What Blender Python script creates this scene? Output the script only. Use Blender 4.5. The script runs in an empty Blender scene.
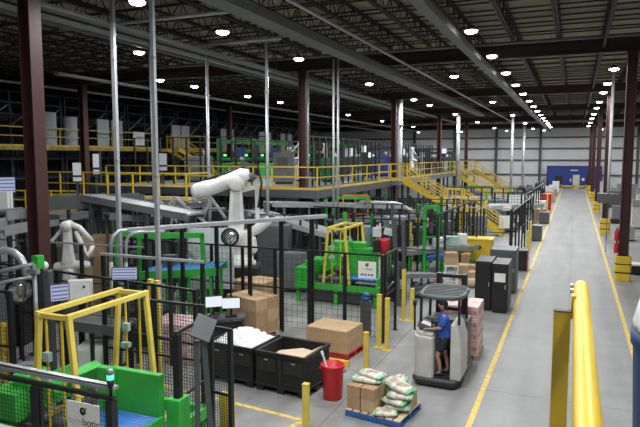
import bpy, math, random
from mathutils import Vector, Matrix
R = random.Random(7)
SC = bpy.context.scene
COL = SC.collection
PI = math.pi

# ------------------------------------------------------------------ camera
F, CX, CY, HC = 600.0, 320.0, 213.5, 5.0
PIT = math.atan((CY - 156.5) / F)
YAW = math.atan((575 - CX) / F * math.cos(PIT))
cam = bpy.data.cameras.new('camera')
cam.sensor_width = 36
cam.lens = F * 36 / 640
cam.clip_start = 0.05
cam.clip_end = 400
cob = bpy.data.objects.new('camera', cam)
COL.objects.link(cob)
cob.location = (0, 0, HC)
cob.rotation_euler = (PI / 2 - PIT, 0, YAW)
SC.camera = cob
fwv = Vector((-math.sin(YAW) * math.cos(PIT), math.cos(YAW) * math.cos(PIT), -math.sin(PIT)))
rtv = Vector((math.cos(YAW), math.sin(YAW), 0))
upv = rtv.cross(fwv)


def ray(px, py):
    return fwv + rtv * ((px - CX) / F) - upv * ((py - CY) / F)


def G(px, py, z=0.0):
    """survey: the point of the hall at height z that the photograph shows at px, py"""
    r = ray(px, py)
    t = (z - HC) / r.z
    return Vector((r.x * t, r.y * t, z))


def AtY(px, py, Y):
    r = ray(px, py)
    t = Y / r.y
    return Vector((r.x * t, Y, HC + r.z * t))


def AtD(px, py, d):
    return Vector((0, 0, HC)) + ray(px, py) * d


# ------------------------------------------------------------------ materials
def mat(name, c, rough=0.5, metal=0.0, var=0.12, scale=3.0, bump=0.0, emit=None, estr=1.0, coat=0.0):
    m = bpy.data.materials.new(name)
    m.use_nodes = True
    nt = m.node_tree
    b = nt.nodes['Principled BSDF']
    b.inputs['Roughness'].default_value = rough
    b.inputs['Metallic'].default_value = metal
    b.inputs['Coat Weight'].default_value = coat
    tc = nt.nodes.new('ShaderNodeTexCoord')
    no = nt.nodes.new('ShaderNodeTexNoise')
    no.inputs['Scale'].default_value = scale
    no.inputs['Detail'].default_value = 5
    nt.links.new(tc.outputs['Object'], no.inputs['Vector'])
    rp = nt.nodes.new('ShaderNodeValToRGB')
    rp.color_ramp.elements[0].position = 0.3
    rp.color_ramp.elements[1].position = 0.7
    rp.color_ramp.elements[0].color = tuple(max(0, x * (1 - var)) for x in c) + (1,)
    rp.color_ramp.elements[1].color = tuple(min(1, x * (1 + var)) for x in c) + (1,)
    nt.links.new(no.outputs['Fac'], rp.inputs['Fac'])
    nt.links.new(rp.outputs['Color'], b.inputs['Base Color'])
    if bump:
        bp = nt.nodes.new('ShaderNodeBump')
        bp.inputs['Strength'].default_value = bump
        bp.inputs['Distance'].default_value = 0.02
        nt.links.new(no.outputs['Fac'], bp.inputs['Height'])
        nt.links.new(bp.outputs['Normal'], b.inputs['Normal'])
    if emit:
        b.inputs['Emission Color'].default_value = tuple(emit) + (1,)
        b.inputs['Emission Strength'].default_value = estr
    return m


M = {}
M['yellow'] = mat('yellow_paint', (0.72, 0.50, 0.035), 0.42)
M['paleyellow'] = mat('pale_yellow_paint', (0.74, 0.58, 0.10), 0.45)
M['line'] = mat('floor_line_paint', (0.72, 0.52, 0.12), 0.6, var=0.3, scale=9)
M['burgundy'] = mat('burgundy_paint', (0.066, 0.019, 0.019), 0.55)
M['black'] = mat('black_powder_coat', (0.014, 0.014, 0.016), 0.45)
M['blackplastic'] = mat('black_plastic', (0.016, 0.016, 0.018), 0.5)
M['rubber'] = mat('black_rubber', (0.02, 0.02, 0.02), 0.8)
M['green'] = mat('green_machine_paint', (0.045, 0.42, 0.055), 0.4)
M['white'] = mat('white_machine_paint', (0.78, 0.78, 0.76), 0.4)
M['offwhite'] = mat('off_white_paint', (0.62, 0.62, 0.60), 0.5)
M['grey'] = mat('grey_steel', (0.33, 0.34, 0.35), 0.4, 0.3)
M['lightgrey'] = mat('galvanised_steel', (0.52, 0.54, 0.56), 0.38, 0.45)
M['darkgrey'] = mat('dark_grey_steel', (0.09, 0.095, 0.10), 0.45)
M['slate'] = mat('slate_grey_paint', (0.075, 0.09, 0.092), 0.45)
M['midgrey'] = mat('mid_grey_paint', (0.16, 0.17, 0.185), 0.5)
M['belt'] = mat('conveyor_belt', (0.06, 0.065, 0.07), 0.6)
M['card'] = mat('cardboard', (0.50, 0.345, 0.20), 0.8, var=0.1, scale=6)
M['card2'] = mat('darker_cardboard', (0.40, 0.26, 0.145), 0.8, var=0.1, scale=6)
M['cardpale'] = mat('pale_cardboard', (0.66, 0.50, 0.35), 0.8, var=0.08)
M['tape'] = mat('packing_tape', (0.52, 0.38, 0.22), 0.3)
M['red'] = mat('red_plastic', (0.55, 0.018, 0.03), 0.4)
M['redpaint'] = mat('red_pallet_paint', (0.40, 0.03, 0.04), 0.6)
M['blue'] = mat('blue_pallet_paint', (0.03, 0.13, 0.42), 0.55)
M['navy'] = mat('navy_plastic', (0.007, 0.042, 0.14), 0.6)
M['bluewall'] = mat('blue_panel_paint', (0.02, 0.045, 0.25), 0.55, var=0.06)
M['wood'] = mat('pallet_wood', (0.55, 0.43, 0.28), 0.8, var=0.2)
M['film'] = mat('white_plastic_film', (0.80, 0.81, 0.82), 0.35, var=0.05)
M['bluecyl'] = mat('blue_roller_paint', (0.05, 0.19, 0.55), 0.45)
M['pink'] = mat('pink_wrapped_pack', (0.72, 0.50, 0.47), 0.4, var=0.25, scale=9)
M['pinkred'] = mat('red_and_white_pack_print', (0.62, 0.28, 0.27), 0.4, var=0.5, scale=12)
M['bag'] = mat('white_sack', (0.60, 0.55, 0.47), 0.6, var=0.42, scale=7)
M['baggreen'] = mat('green_printed_sack_end', (0.26, 0.50, 0.32), 0.5, var=0.6, scale=9)
M['bagbrown'] = mat('brown_printed_sack', (0.42, 0.30, 0.22), 0.6, var=0.45, scale=9)
M['skin'] = mat('skin', (0.40, 0.22, 0.15), 0.55, var=0.04)
M['shirt'] = mat('blue_cotton', (0.03, 0.085, 0.40), 0.8, var=0.15, scale=12)
M['shorts'] = mat('black_cotton', (0.015, 0.016, 0.022), 0.85)
M['hair'] = mat('black_hair', (0.012, 0.01, 0.01), 0.6)
M['shoe'] = mat('dark_shoe', (0.03, 0.03, 0.032), 0.6)
M['silver'] = mat('silver_truck_paint', (0.56, 0.56, 0.53), 0.4, 0.1)
M['sign'] = mat('white_sign_face', (0.82, 0.82, 0.80), 0.5, var=0.02)
M['ink'] = mat('grey_ink', (0.11, 0.105, 0.10), 0.6)
M['inkpale'] = mat('pale_grey_ink', (0.52, 0.53, 0.50), 0.6)
M['inkblack'] = mat('brown_ink', (0.07, 0.05, 0.04), 0.6)
M['inkpurple'] = mat('purple_ink', (0.20, 0.16, 0.32), 0.6)
M['leaf'] = mat('green_ink', (0.12, 0.30, 0.06), 0.6)
M['screen'] = mat('lit_screen', (0.05, 0.05, 0.06), 0.3, emit=(0.62, 0.66, 0.95), estr=0.55)
M['screenwhite'] = mat('lit_white_screen', (0.05, 0.05, 0.06), 0.3, emit=(0.85, 0.92, 1.0), estr=0.9)
M['screenbar'] = mat('dark_screen_field', (0.02, 0.02, 0.03), 0.3, emit=(0.12, 0.16, 0.42), estr=0.6)
M['lens'] = mat('lamp_lens', (0.9, 0.9, 0.9), 0.4, emit=(0.96, 0.98, 1.0), estr=24)
M['greenlamp'] = mat('green_signal_lens', (0.05, 0.5, 0.3), 0.3, emit=(0.12, 0.95, 0.55), estr=1.6)
M['greenglow'] = mat('green_indicator', (0.05, 0.5, 0.1), 0.3, emit=(0.1, 0.9, 0.25), estr=2.0)
M['orange'] = mat('orange_paint', (0.60, 0.22, 0.03), 0.5)
M['gunmetal'] = mat('rack_steel', (0.035, 0.045, 0.065), 0.5)
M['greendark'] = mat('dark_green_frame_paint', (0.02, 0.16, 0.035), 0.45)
M['dullyellow'] = mat('dull_yellow_edge_paint', (0.42, 0.32, 0.06), 0.6, var=0.35)
M['duct'] = mat('painted_duct', (0.20, 0.215, 0.205), 0.5, 0.0)
M['joist'] = mat('dark_joist_paint', (0.030, 0.022, 0.018), 0.6)
M['girder'] = mat('girder_paint', (0.040, 0.020, 0.018), 0.55)
M['palegreen'] = mat('pale_green_plastic', (0.38, 0.55, 0.47), 0.5)
M['whitepanel'] = mat('pale_panel', (0.66, 0.72, 0.76), 0.5, var=0.05)
M['mirror'] = mat('convex_mirror_glass', (0.72, 0.74, 0.76), 0.12, 0.9, var=0.02)


def floor_mat():
    m = bpy.data.materials.new('polished_concrete')
    m.use_nodes = True
    nt = m.node_tree
    L = nt.links.new
    b = nt.nodes['Principled BSDF']
    tc = nt.nodes.new('ShaderNodeTexCoord')
    n1 = nt.nodes.new('ShaderNodeTexNoise')
    n1.inputs['Scale'].default_value = 0.45
    n1.inputs['Detail'].default_value = 9
    n1.inputs['Roughness'].default_value = 0.7
    L(tc.outputs['Object'], n1.inputs['Vector'])
    mp = nt.nodes.new('ShaderNodeMapping')
    mp.inputs['Scale'].default_value = (2.2, 0.16, 1)
    L(tc.outputs['Object'], mp.inputs['Vector'])
    n2 = nt.nodes.new('ShaderNodeTexNoise')
    n2.inputs['Scale'].default_value = 1.0
    n2.inputs['Detail'].default_value = 5
    L(mp.outputs['Vector'], n2.inputs['Vector'])
    ad = nt.nodes.new('ShaderNodeMath')
    ad.operation = 'MULTIPLY_ADD'
    ad.inputs[1].default_value = 0.5
    L(n2.outputs['Fac'], ad.inputs[0])
    L(n1.outputs['Fac'], ad.inputs[2])
    rp = nt.nodes.new('ShaderNodeValToRGB')
    rp.color_ramp.elements[0].position = 0.5
    rp.color_ramp.elements[1].position = 0.92
    rp.color_ramp.elements[0].color = (0.165, 0.165, 0.16, 1)
    rp.color_ramp.elements[1].color = (0.33, 0.33, 0.327, 1)
    L(ad.outputs[0], rp.inputs['Fac'])
    # saw-cut joints
    br = nt.nodes.new('ShaderNodeTexBrick')
    br.offset = 0.0
    br.inputs['Scale'].default_value = 1.0
    br.inputs['Mortar Size'].default_value = 0.012
    br.inputs['Mortar Smooth'].default_value = 0.3
    br.inputs['Brick Width'].default_value = 4.2
    br.inputs['Row Height'].default_value = 4.3
    br.inputs['Color1'].default_value = (1, 1, 1, 1)
    br.inputs['Color2'].default_value = (0.96, 0.96, 0.96, 1)
    br.inputs['Mortar'].default_value = (0.45, 0.45, 0.45, 1)
    L(tc.outputs['Object'], br.inputs['Vector'])
    mx = nt.nodes.new('ShaderNodeMix')
    mx.data_type = 'RGBA'
    mx.blend_type = 'MULTIPLY'
    mx.inputs[0].default_value = 1
    L(rp.outputs['Color'], mx.inputs[6])
    L(br.outputs['Color'], mx.inputs[7])
    L(mx.outputs[2], b.inputs['Base Color'])
    r2 = nt.nodes.new('ShaderNodeMapRange')
    r2.inputs[1].default_value = 0.3
    r2.inputs[2].default_value = 0.8
    r2.inputs[3].default_value = 0.42
    r2.inputs[4].default_value = 0.62
    L(n1.outputs['Fac'], r2.inputs[0])
    L(r2.outputs[0], b.inputs['Roughness'])
    return m


def deck_mat():
    m = mat('roof_deck_paint', (0.37, 0.335, 0.26), 0.7, var=0.08)
    nt = m.node_tree
    b = nt.nodes['Principled BSDF']
    tc = nt.nodes.new('ShaderNodeTexCoord')
    wv = nt.nodes.new('ShaderNodeTexWave')
    wv.bands_direction = 'Y'
    wv.inputs['Scale'].default_value = 2.0
    nt.links.new(tc.outputs['Object'], wv.inputs['Vector'])
    bp = nt.nodes.new('ShaderNodeBump')
    bp.inputs['Strength'].default_value = 0.6
    bp.inputs['Distance'].default_value = 0.03
    nt.links.new(wv.outputs['Fac'], bp.inputs['Height'])
    nt.links.new(bp.outputs['Normal'], b.inputs['Normal'])
    return m


def wall_mat():
    m = mat('white_metal_cladding', (0.84, 0.85, 0.86), 0.55, var=0.07, scale=0.3)
    nt = m.node_tree
    b = nt.nodes['Principled BSDF']
    tc = nt.nodes.new('ShaderNodeTexCoord')
    wv = nt.nodes.new('ShaderNodeTexWave')
    wv.bands_direction = 'X'
    wv.inputs['Scale'].default_value = 1.2
    nt.links.new(tc.outputs['Object'], wv.inputs['Vector'])
    bp = nt.nodes.new('ShaderNodeBump')
    bp.inputs['Strength'].default_value = 0.4
    bp.inputs['Distance'].default_value = 0.04
    nt.links.new(wv.outputs['Fac'], bp.inputs['Height'])
    nt.links.new(bp.outputs['Normal'], b.inputs['Normal'])
    return m


M['floor'] = floor_mat()
M['deck'] = deck_mat()
M['cladding'] = wall_mat()
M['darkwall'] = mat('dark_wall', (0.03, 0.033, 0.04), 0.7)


# ------------------------------------------------------------------ mesh builder
class MB:
    def __init__(s):
        s.v, s.f, s.sm = [], [], []

    def add(s, vs, fs, smooth=False):
        n = len(s.v)
        s.v += [tuple(p) for p in vs]
        for f in fs:
            s.f.append(tuple(i + n for i in f))
            s.sm.append(smooth)
        return s

    def box(s, c, d, rot=None):
        x, y, z = d[0] / 2, d[1] / 2, d[2] / 2
        vs = [Vector(p) for p in ((-x, -y, -z), (x, -y, -z), (x, y, -z), (-x, y, -z), (-x, -y, z), (x, -y, z), (x, y, z), (-x, y, z))]
        if rot is not None:
            vs = [rot @ p for p in vs]
        c = Vector(c)
        return s.add([p + c for p in vs], [(3, 2, 1, 0), (4, 5, 6, 7), (0, 1, 5, 4), (1, 2, 6, 5), (2, 3, 7, 6), (3, 0, 4, 7)])

    def b2(s, lo, hi):
        return s.box([(a + b) / 2 for a, b in zip(lo, hi)], [abs(b - a) for a, b in zip(lo, hi)])

    def bar(s, p, q, w, h=None):
        h = h or w
        p, q = Vector(p), Vector(q)
        d = q - p
        L = d.length
        if L < 1e-6:
            return s
        d.normalize()
        a = Vector((0, 0, 1)) if abs(d.z) < 0.95 else Vector((1, 0, 0))
        x = d.cross(a).normalized()
        y = x.cross(d).normalized()
        rot = Matrix((x, d, y)).transposed()
        return s.box((p + q) / 2, (w, L, h), rot)

    def tube(s, pts, r, n=10, cap=True):
        pts = [Vector(p) for p in pts]
        rs = r if isinstance(r, (list, tuple)) else [r] * len(pts)
        rings = []
        prev = None
        for i, p in enumerate(pts):
            t = (pts[min(i + 1, len(pts) - 1)] - pts[max(i - 1, 0)]).normalized()
            if prev is None:
                a = Vector((0, 0, 1)) if abs(t.z) < 0.9 else Vector((1, 0, 0))
                x = t.cross(a).normalized()
            else:
                x = (prev - t * prev.dot(t)).normalized()
            prev = x
            y = t.cross(x)
            rings.append([p + (x * math.cos(2 * PI * k / n) + y * math.sin(2 * PI * k / n)) * rs[i] for k in range(n)])
        vs = [v for ring in rings for v in ring]
        fs = []
        for i in range(len(pts) - 1):
            for k in range(n):
                fs.append((i * n + k, i * n + (k + 1) % n, (i + 1) * n + (k + 1) % n, (i + 1) * n + k))
        s.add(vs, fs, True)
        if cap:
            s.add(rings[0], [tuple(range(n))[::-1]])
            s.add(rings[-1], [tuple(range(n))])
        return s

    def lathe(s, c, prof, n=24, axis='z'):
        c = Vector(c)
        vs, fs = [], []
        for r, z in prof:
            for k in range(n):
                a = 2 * PI * k / n
                p = (r * math.cos(a), r * math.sin(a), z)
                if axis == 'x':
                    p = (p[2], p[0], p[1])
                elif axis == 'y':
                    p = (p[1], p[2], p[0])
                vs.append(c + Vector(p))
        for i in range(len(prof) - 1):
            for k in range(n):
                fs.append((i * n + k, i * n + (k + 1) % n, (i + 1) * n + (k + 1) % n, (i + 1) * n + k))
        s.add(vs, fs, True)
        if prof[0][0] > 1e-4:
            s.add(vs[:n], [tuple(range(n))[::-1]])
        if prof[-1][0] > 1e-4:
            s.add(vs[-n:], [tuple(range(n))])
        return s

    def sph(s, c, r, n=12, sc=(1, 1, 1), rot=None):
        vs, fs = [], []
        m = max(6, n // 2 + 2)
        for i in range(m + 1):
            t = PI * i / m
            for k in range(n):
                a = 2 * PI * k / n
                p = Vector((r * sc[0] * math.sin(t) * math.cos(a), r * sc[1] * math.sin(t) * math.sin(a), r * sc[2] * math.cos(t)))
                if rot is not None:
                    p = rot @ p
                vs.append(p + Vector(c))
        for i in range(m):
            for k in range(n):
                fs.append((i * n + k, (i + 1) * n + k, (i + 1) * n + (k + 1) % n, i * n + (k + 1) % n))
        return s.add(vs, fs, True)

    def prism(s, poly, h0, h1, axis='z'):
        """poly of 2d points extruded along an axis"""
        def P(a, b, h):
            return {'z': (a, b, h), 'y': (a, h, b), 'x': (h, a, b)}[axis]
        n = len(poly)
        vs = [P(a, b, h0) for a, b in poly] + [P(a, b, h1) for a, b in poly]
        fs = [tuple(range(n))[::-1], tuple(range(n, 2 * n))]
        fs += [(i, (i + 1) % n, n + (i + 1) % n, n + i) for i in range(n)]
        return s.add(vs, fs)

    def mesh(s, name, m):
        me = bpy.data.meshes.new(name)
        me.from_pydata(s.v, [], s.f)
        me.polygons.foreach_set('use_smooth', s.sm)
        me.materials.append(m)
        me.update()
        import bmesh
        bm = bmesh.new()
        bm.from_mesh(me)
        bmesh.ops.remove_doubles(bm, verts=bm.verts, dist=1e-5)
        bmesh.ops.recalc_face_normals(bm, faces=bm.faces)
        bm.to_mesh(me)
        bm.free()
        return me

    def build(s, name, m, parent=None, bevel=0.0, label=None):
        m = M[m] if isinstance(m, str) else m
        o = bpy.data.objects.new(name, s.mesh(name, m))
        COL.objects.link(o)
        o.parent = parent
        if bevel:
            bv = o.modifiers.new('bevel', 'BEVEL')
            bv.width = bevel
            bv.segments = 2
            bv.limit_method = 'ANGLE'
        if label:
            o['label'] = label
        return o


def tag(o, label, cat, group=None, kind=None):
    o['label'] = label
    o['category'] = cat
    if group:
        o['group'] = group
    if kind:
        o['kind'] = kind
    return o


def thing(name, label, cat, loc=(0, 0, 0), rz=0.0, group=None):
    o = bpy.data.objects.new(name, None)
    o.empty_display_size = 0.2
    COL.objects.link(o)
    o.location = loc
    o.rotation_euler = (0, 0, rz)
    return tag(o, label, cat, group)


def copy_tree(o, parent=None):
    c = o.copy()
    COL.objects.link(c)
    c.parent = parent
    for ch in list(KIDS.get(o.name, o.children)):
        copy_tree(ch, c)
    return c


KIDS = {}


def dup(o, loc, rz=0.0, label=None, group=None, scale=None):
    c = copy_tree(o)
    c.location = loc
    c.rotation_euler = (0, 0, rz)
    if label:
        c['label'] = label
    if group:
        c['group'] = group
    if scale:
        c.scale = (scale,) * 3
    return c


def struct(o, label=None, cat=None):
    o['kind'] = 'structure'
    if label:
        o['label'] = label
    if cat:
        o['category'] = cat
    return o


ORD = ['nearest', 'second', 'third', 'fourth', 'fifth', 'sixth', 'seventh', 'eighth', 'ninth', 'tenth', 'eleventh', 'twelfth',
       'thirteenth', 'fourteenth', 'fifteenth', 'sixteenth', 'seventeenth', 'eighteenth', 'nineteenth', 'twentieth']

# ------------------------------------------------------------------ room shell
XL, XR, YB, YF, ZT = -48.0, 24.0, -10.0, 106.0, 10.45
o = MB().b2((XL, YB, -0.3), (XR, YF + 0.3, 0)).build('floor', 'floor')
struct(o, 'grey polished concrete warehouse floor', 'floor')
o = MB().b2((XL, YB, ZT), (XR, YF + 0.3, ZT + 0.2)).build('ceiling', 'deck')
struct(o, 'beige ribbed metal roof deck', 'ceiling')
o = MB().b2((XL, YF, 0), (XR, YF + 0.3, ZT)).build('wall_far', 'cladding')
struct(o, 'white metal clad far wall', 'wall')
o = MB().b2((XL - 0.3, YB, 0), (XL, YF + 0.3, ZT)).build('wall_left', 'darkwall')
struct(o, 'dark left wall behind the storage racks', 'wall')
o = MB().b2((XR, YB, 0), (XR + 0.3, YF + 0.3, ZT)).build('wall_right', 'cladding')
struct(o, 'white right wall', 'wall')
o = MB().b2((XL, YB - 0.3, 0), (XR, YB, ZT)).build('wall_back', 'cladding')
struct(o, 'white back wall', 'wall')
# girts on the far wall
for i, z in enumerate((2.0, 4.4, 6.3, 8.1, 9.7)):
    o = MB().b2((XL, YF - 0.22, z - 0.12), (XR, YF - 0.01, z + 0.12)).build('trim_%d' % (i + 1), 'darkgrey')
    struct(o, 'dark horizontal girt on the far white wall', 'trim')
for i, x in enumerate((-26.4, -19.3, -12.3, -5.3, 9.0)):
    o = MB().b2((x - 0.2, YF - 0.5, 0), (x + 0.2, YF - 0.23, ZT)).build('trim_%d' % (i + 6), 'darkgrey')
    struct(o, 'dark upright post on the far white wall', 'trim')

# floor lines
def floor_line(a, b, w, label):
    a, b = Vector((a[0], a[1], 0.002)), Vector((b[0], b[1], 0.002))
    d = (b - a).normalized()
    n = Vector((-d.y, d.x, 0)) * w / 2
    o = MB().prism([(a + n)[:2], (b + n)[:2], (b - n)[:2], (a - n)[:2]], 0.0005, 0.003).build('floor_line', 'line')
    tag(o, label, 'floor marking', 'yellow floor lines', 'structure')


floor_line((-1.64, 4), (-1.64, 101), 0.11, 'long yellow line along the left edge of the aisle')
floor_line((1.55, 4), (1.55, 101), 0.11, 'long yellow line along the right edge of the aisle')
floor_line((-1.64, 101.06), (1.55, 101.06), 0.3, 'yellow line across the far end of the aisle')
floor_line((-8.6, 10.45), (-4.55, 10.0), 0.1, 'yellow line in front of the black bulk bins')
floor_line((-4.55, 10.0), (-5.1, 8.6), 0.1, 'yellow line slanting away from the bollard by the bulk bins')
floor_line((-8.6, 9.3), (-5.0, 8.9), 0.1, 'yellow line nearest the green cell, below the bulk bins')

# ------------------------------------------------------------------ roof steel
YG = [-5, 11, 27, 43, 59, 75, 91]
for i, y in enumerate(YG[1:]):
    g = MB()
    g.b2((XL, y - 0.16, 9.62), (XR, y + 0.16, 9.68)).b2((XL, y - 0.16, 9.12), (XR, y + 0.16, 9.18)).b2((XL, y - 0.02, 9.18), (XR, y + 0.02, 9.62))
    o = g.build('roof_girder', 'girder')
    struct(tag(o, '%s dark roof girder from the camera running across the hall' % ORD[i], 'girder', 'roof girders'))


def joist_mesh(L=16.0):
    m = MB()
    t, b = 0.70, 0.05
    m.box((-0.05, L / 2, t), (0.07, L, 0.06)).box((0.05, L / 2, t), (0.07, L, 0.06))
    m.box((-0.05, L / 2, b), (0.07, L - 1.6, 0.06)).box((0.05, L / 2, b), (0.07, L - 1.6, 0.06))
    n = 13
    st = (L - 1.6) / n
    for i in range(n):
        y0 = 0.8 + i * st
        m.bar((0, y0, b), (0, y0 + st / 2, t), 0.03)
        m.bar((0, y0 + st / 2, t), (0, y0 + st, b), 0.03)
        m.bar((0, y0 + st / 2, t), (0, y0 + st / 2, b), 0.022)
    m.bar((0, 0.1, t), (0, 0.8, b), 0.035).bar((0, L - 0.1, t), (0, L - 0.8, b), 0.035)
    return m.mesh('roof_joist', M['joist'])


jm = joist_mesh()
jxs = [-45.5 + 1.72 * k for k in range(36)]
for bi, y in enumerate(YG[:-1]):
    for k, x in enumerate(jxs):
        # leave out the joists far outside the photograph's view
        p = Vector((x, y + 16, 9.9)) - Vector((0, 0, HC))
        d = p.dot(fwv)
        sx = CX + F * p.dot(rtv) / d if d > 0.5 else 9999
        if not (-200 < sx < 800):
            continue
        if bi == 0 and x > -6:
            continue
        o = bpy.data.objects.new('roof_joist', jm)
        COL.objects.link(o)
        o.location = (x, y, 9.69)
        struct(tag(o, 'open web roof joist, line %d from the left in bay %d' % (k + 1, bi + 1), 'joist', 'roof joists'))
for i, y in enumerate([v for v in [11 + 1.77 * k for k in range(45)]]):
    o = MB().box((-12, y, 10.36), (66, 0.08, 0.05)).box((-12, y, 9.80), (66, 0.05, 0.05)).build('roof_bridging', 'joist')
    struct(tag(o, 'thin bridging bars tying the roof joists, run %d from the camera' % (i + 1), 'bridging', 'roof bridging'))

# ducts and trays under the roof
def run_y(name, label, cat, x, y0, y1, z, w, h, m='duct', tube=False):
    t = thing(name, label, cat, (x, y0, z))
    L = y1 - y0
    if tube:
        MB().tube([(0, 0, 0), (0, L, 0)], w / 2, 8).build('pipe', m, t)
    else:
        MB().b2((-w / 2, 0, -h / 2), (w / 2, L, h / 2)).build('body', m, t)
    yy = 1.0
    while yy < L:
        MB().box((0, yy, (9.75 - z) / 2), (0.025, 0.025, max(0.1, 9.75 - z - 0.0))).build('hanger', 'darkgrey', t)
        yy += 8.0
    return t


run_y('air_duct', 'wide grey green air duct running under the roof over the palletizing cells', 'duct', -8.45, 9, 60, 9.0, 0.62, 0.28)
run_y('cable_tray', 'pale cable tray under the roof left of the wide air duct', 'cable tray', -12.75, 8, 70, 8.85, 0.35, 0.12, 'duct')
run_y('conduit_pipe', 'thin pale blue conduit under the roof right of the wide air duct', 'pipe', -7.0, 9, 75, 9.05, 0.11, 0.1, 'lightgrey', True)
run_y('cable_tray', 'pale cable tray crossing above the near burgundy column', 'cable tray', -14.0, 9, 60, 8.95, 0.22, 0.1, 'lightgrey')
run_y('cable_tray', 'thin upper tray beside the one above the near burgundy column', 'cable tray', -14.9, 9, 60, 9.05, 0.14, 0.08, 'duct')
run_y('cable_tray', 'far left cable tray high under the dark roof', 'cable tray', -23.0, 22, 95, 8.95, 0.3, 0.12, 'lightgrey')
run_y('cable_tray', 'cable tray under the roof above the upper left walkway', 'cable tray', -27.5, 22, 95, 8.9, 0.22, 0.1, 'lightgrey')
run_y('air_duct', 'grey duct under the roof just left of the aisle lamp row', 'duct', -3.85, 12, 104, 9.0, 0.34, 0.2, 'duct')
run_y('sprinkler_main', 'dark sprinkler main under the roof above the right side of the aisle', 'pipe', 0.9, 12, 104, 9.4, 0.12, 0.1, 'darkgrey', True)


def run_x(name, label, cat, y, x0, x1, z, r, m='lightgrey'):
    t = thing(name, label, cat, (x0, y, z))
    MB().tube([(0, 0, 0), (x1 - x0, 0, 0)], r, 8).build('pipe', m, t)
    n = max(2, int((x1 - x0) / 3))
    for k in range(n):
        xx = 0.3 + k * (x1 - x0 - 0.6) / (n - 1)
        MB().box((xx, 0, (9.9 - z) / 2), (0.02, 0.02, 9.9 - z)).build('hanger', 'darkgrey', t)
    return t


run_x('sprinkler_pipe', 'short pale pipe carrying the two hanging conduits over the white robot', 'pipe', 20.0, -14.0, -10.0, 9.28, 0.07)
run_x('sprinkler_pipe', 'long pale sprinkler branch crossing below the second girder', 'pipe', 25.6, -20, 3.0, 9.52, 0.05, 'duct')
run_x('sprinkler_pipe', 'pale sprinkler branch crossing high at upper left', 'pipe', 16.0, -16.5, -9.0, 9.34, 0.06)

# vertical conduits hanging from the roof
def pole(label, x, y, z0, z1, r, m='lightgrey', square=False):
    t = thing('conduit_drop', label, 'conduit', (x, y, z0))
    if square:
        MB().b2((-r, -r, 0), (r, r, z1 - z0)).build('channel', m, t)
    else:
        MB().tube([(0, 0, 0), (0, 0, z1 - z0)], r, 10).build('pipe', m, t)
    for k in (0.15, 0.5, 0.8):
        MB().box((0, 0, (z1 - z0) * k), (2.3 * r, 2.3 * r, 0.06)).build('clamp', 'grey', t)
    MB().box((0, 0, 0.02), (4 * r, 4 * r, 0.04)).build('foot', 'grey', t)
    return t


pole('tall grey channel post rising past the near yellow gantry frame', -8.95, 11.38, 0, 9.05, 0.045, 'lightgrey', True)
pole('tall grey channel post just left of the one by the near gantry frame', -12.5, 14.1, 0, 9.75, 0.055, 'lightgrey', True)
pole('thin grey pole farther behind the two channel posts at left', -13.5, 17.0, 0, 9.6, 0.04, 'grey')
pole('conduit dropping to the left of the central white robot', -13.2, 20.0, 0, 9.2, 0.06)
pole('conduit dropping to the right of the central white robot', -10.6, 20.0, 0, 9.2, 0.06)
p = AtD(333.5, 150, 27)
pole('left pale conduit of the close pair beside the yellow railed walkway', p.x, p.y, 0, 9.3, 0.05)
p = AtD(338, 150, 27)
pole('right pale conduit of the close pair beside the yellow railed walkway', p.x, p.y, 0, 9.3, 0.05)
p = AtD(312, 180, 26)
pole('thin pale pipe just right of the central burgundy column', -11.95, 26.75, 4.0, 9.1, 0.05)
pole('thick pale grey downpipe beside the column at the head of the yellow stairs', -11.66, 42.3, 0, 9.05, 0.19)
p = AtD(458, 150, 58)
pole('pale grey downpipe standing far behind the yellow stairs', p.x, p.y, 0, 9.1, 0.17)
p = AtD(512, 150, 60)
pole('pale pole in front of the far white wall', p.x, p.y, 0, 9.1, 0.13)
p = AtD(537, 150, 70)
pole('white duct post near the left edge of the blue enclosure', -6.0, 80, 0, 9.1, 0.16)

# ------------------------------------------------------------------ columns and guards
def make_column(label, x, y):
    t = thing('steel_column', label, 'column', (x, y, 0), 0, 'burgundy steel columns')
    w, d = 0.36, 0.36
    s = MB()
    s.b2((-w / 2, -d / 2, 0.03), (-w / 2 + 0.03, d / 2, 9.1)).b2((w / 2 - 0.03, -d / 2, 0.03), (w / 2, d / 2, 9.1))
    s.b2((-w / 2 + 0.03, -0.015, 0.03), (w / 2 - 0.03, 0.015, 9.1))
    s.build('shaft', 'burgundy', t)
    MB().b2((-0.25, -0.25, 0), (0.25, 0.25, 0.03)).build('base_plate', 'burgundy', t)
    MB().b2((-0.22, -0.22, 9.04), (0.22, 0.22, 9.1)).build('cap_plate', 'burgundy', t)
    return t


c0 = make_column('big burgundy steel column nearest the camera at far left', -12.3, 11)
for lab, x, y in (('burgundy steel column standing in the middle behind the yellow railed walkway', -12.3, 27),
                  ('brown steel column beside the thick pale downpipe above the stairs', -12.3, 43),
                  ('dark steel column behind the yellow stairs in line with the middle columns', -12.3, 59),
                  ('farthest dark column of the line through the middle of the hall', -12.3, 75),
                  ('purplish grey column in front of the upper left walkway near the white drums', -26.3, 27),
                  ('dark column by the upper walkway right of the upper yellow stair', -26.3, 43),
                  ('dark column of the upper walkway far behind the green robots', -26.3, 59),
                  ('nearest burgundy column right of the aisle', 1.95, 27),
                  ('second burgundy column right of the aisle', 1.95, 43),
                  ('third burgundy column right of the aisle', 1.95, 59),
                  ('fourth burgundy column right of the aisle', 1.95, 75),
                  ('fifth burgundy column right of the aisle beside the blue enclosure', 1.95, 91)):
    dup(c0, (x, y, 0), 0, lab)


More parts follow.
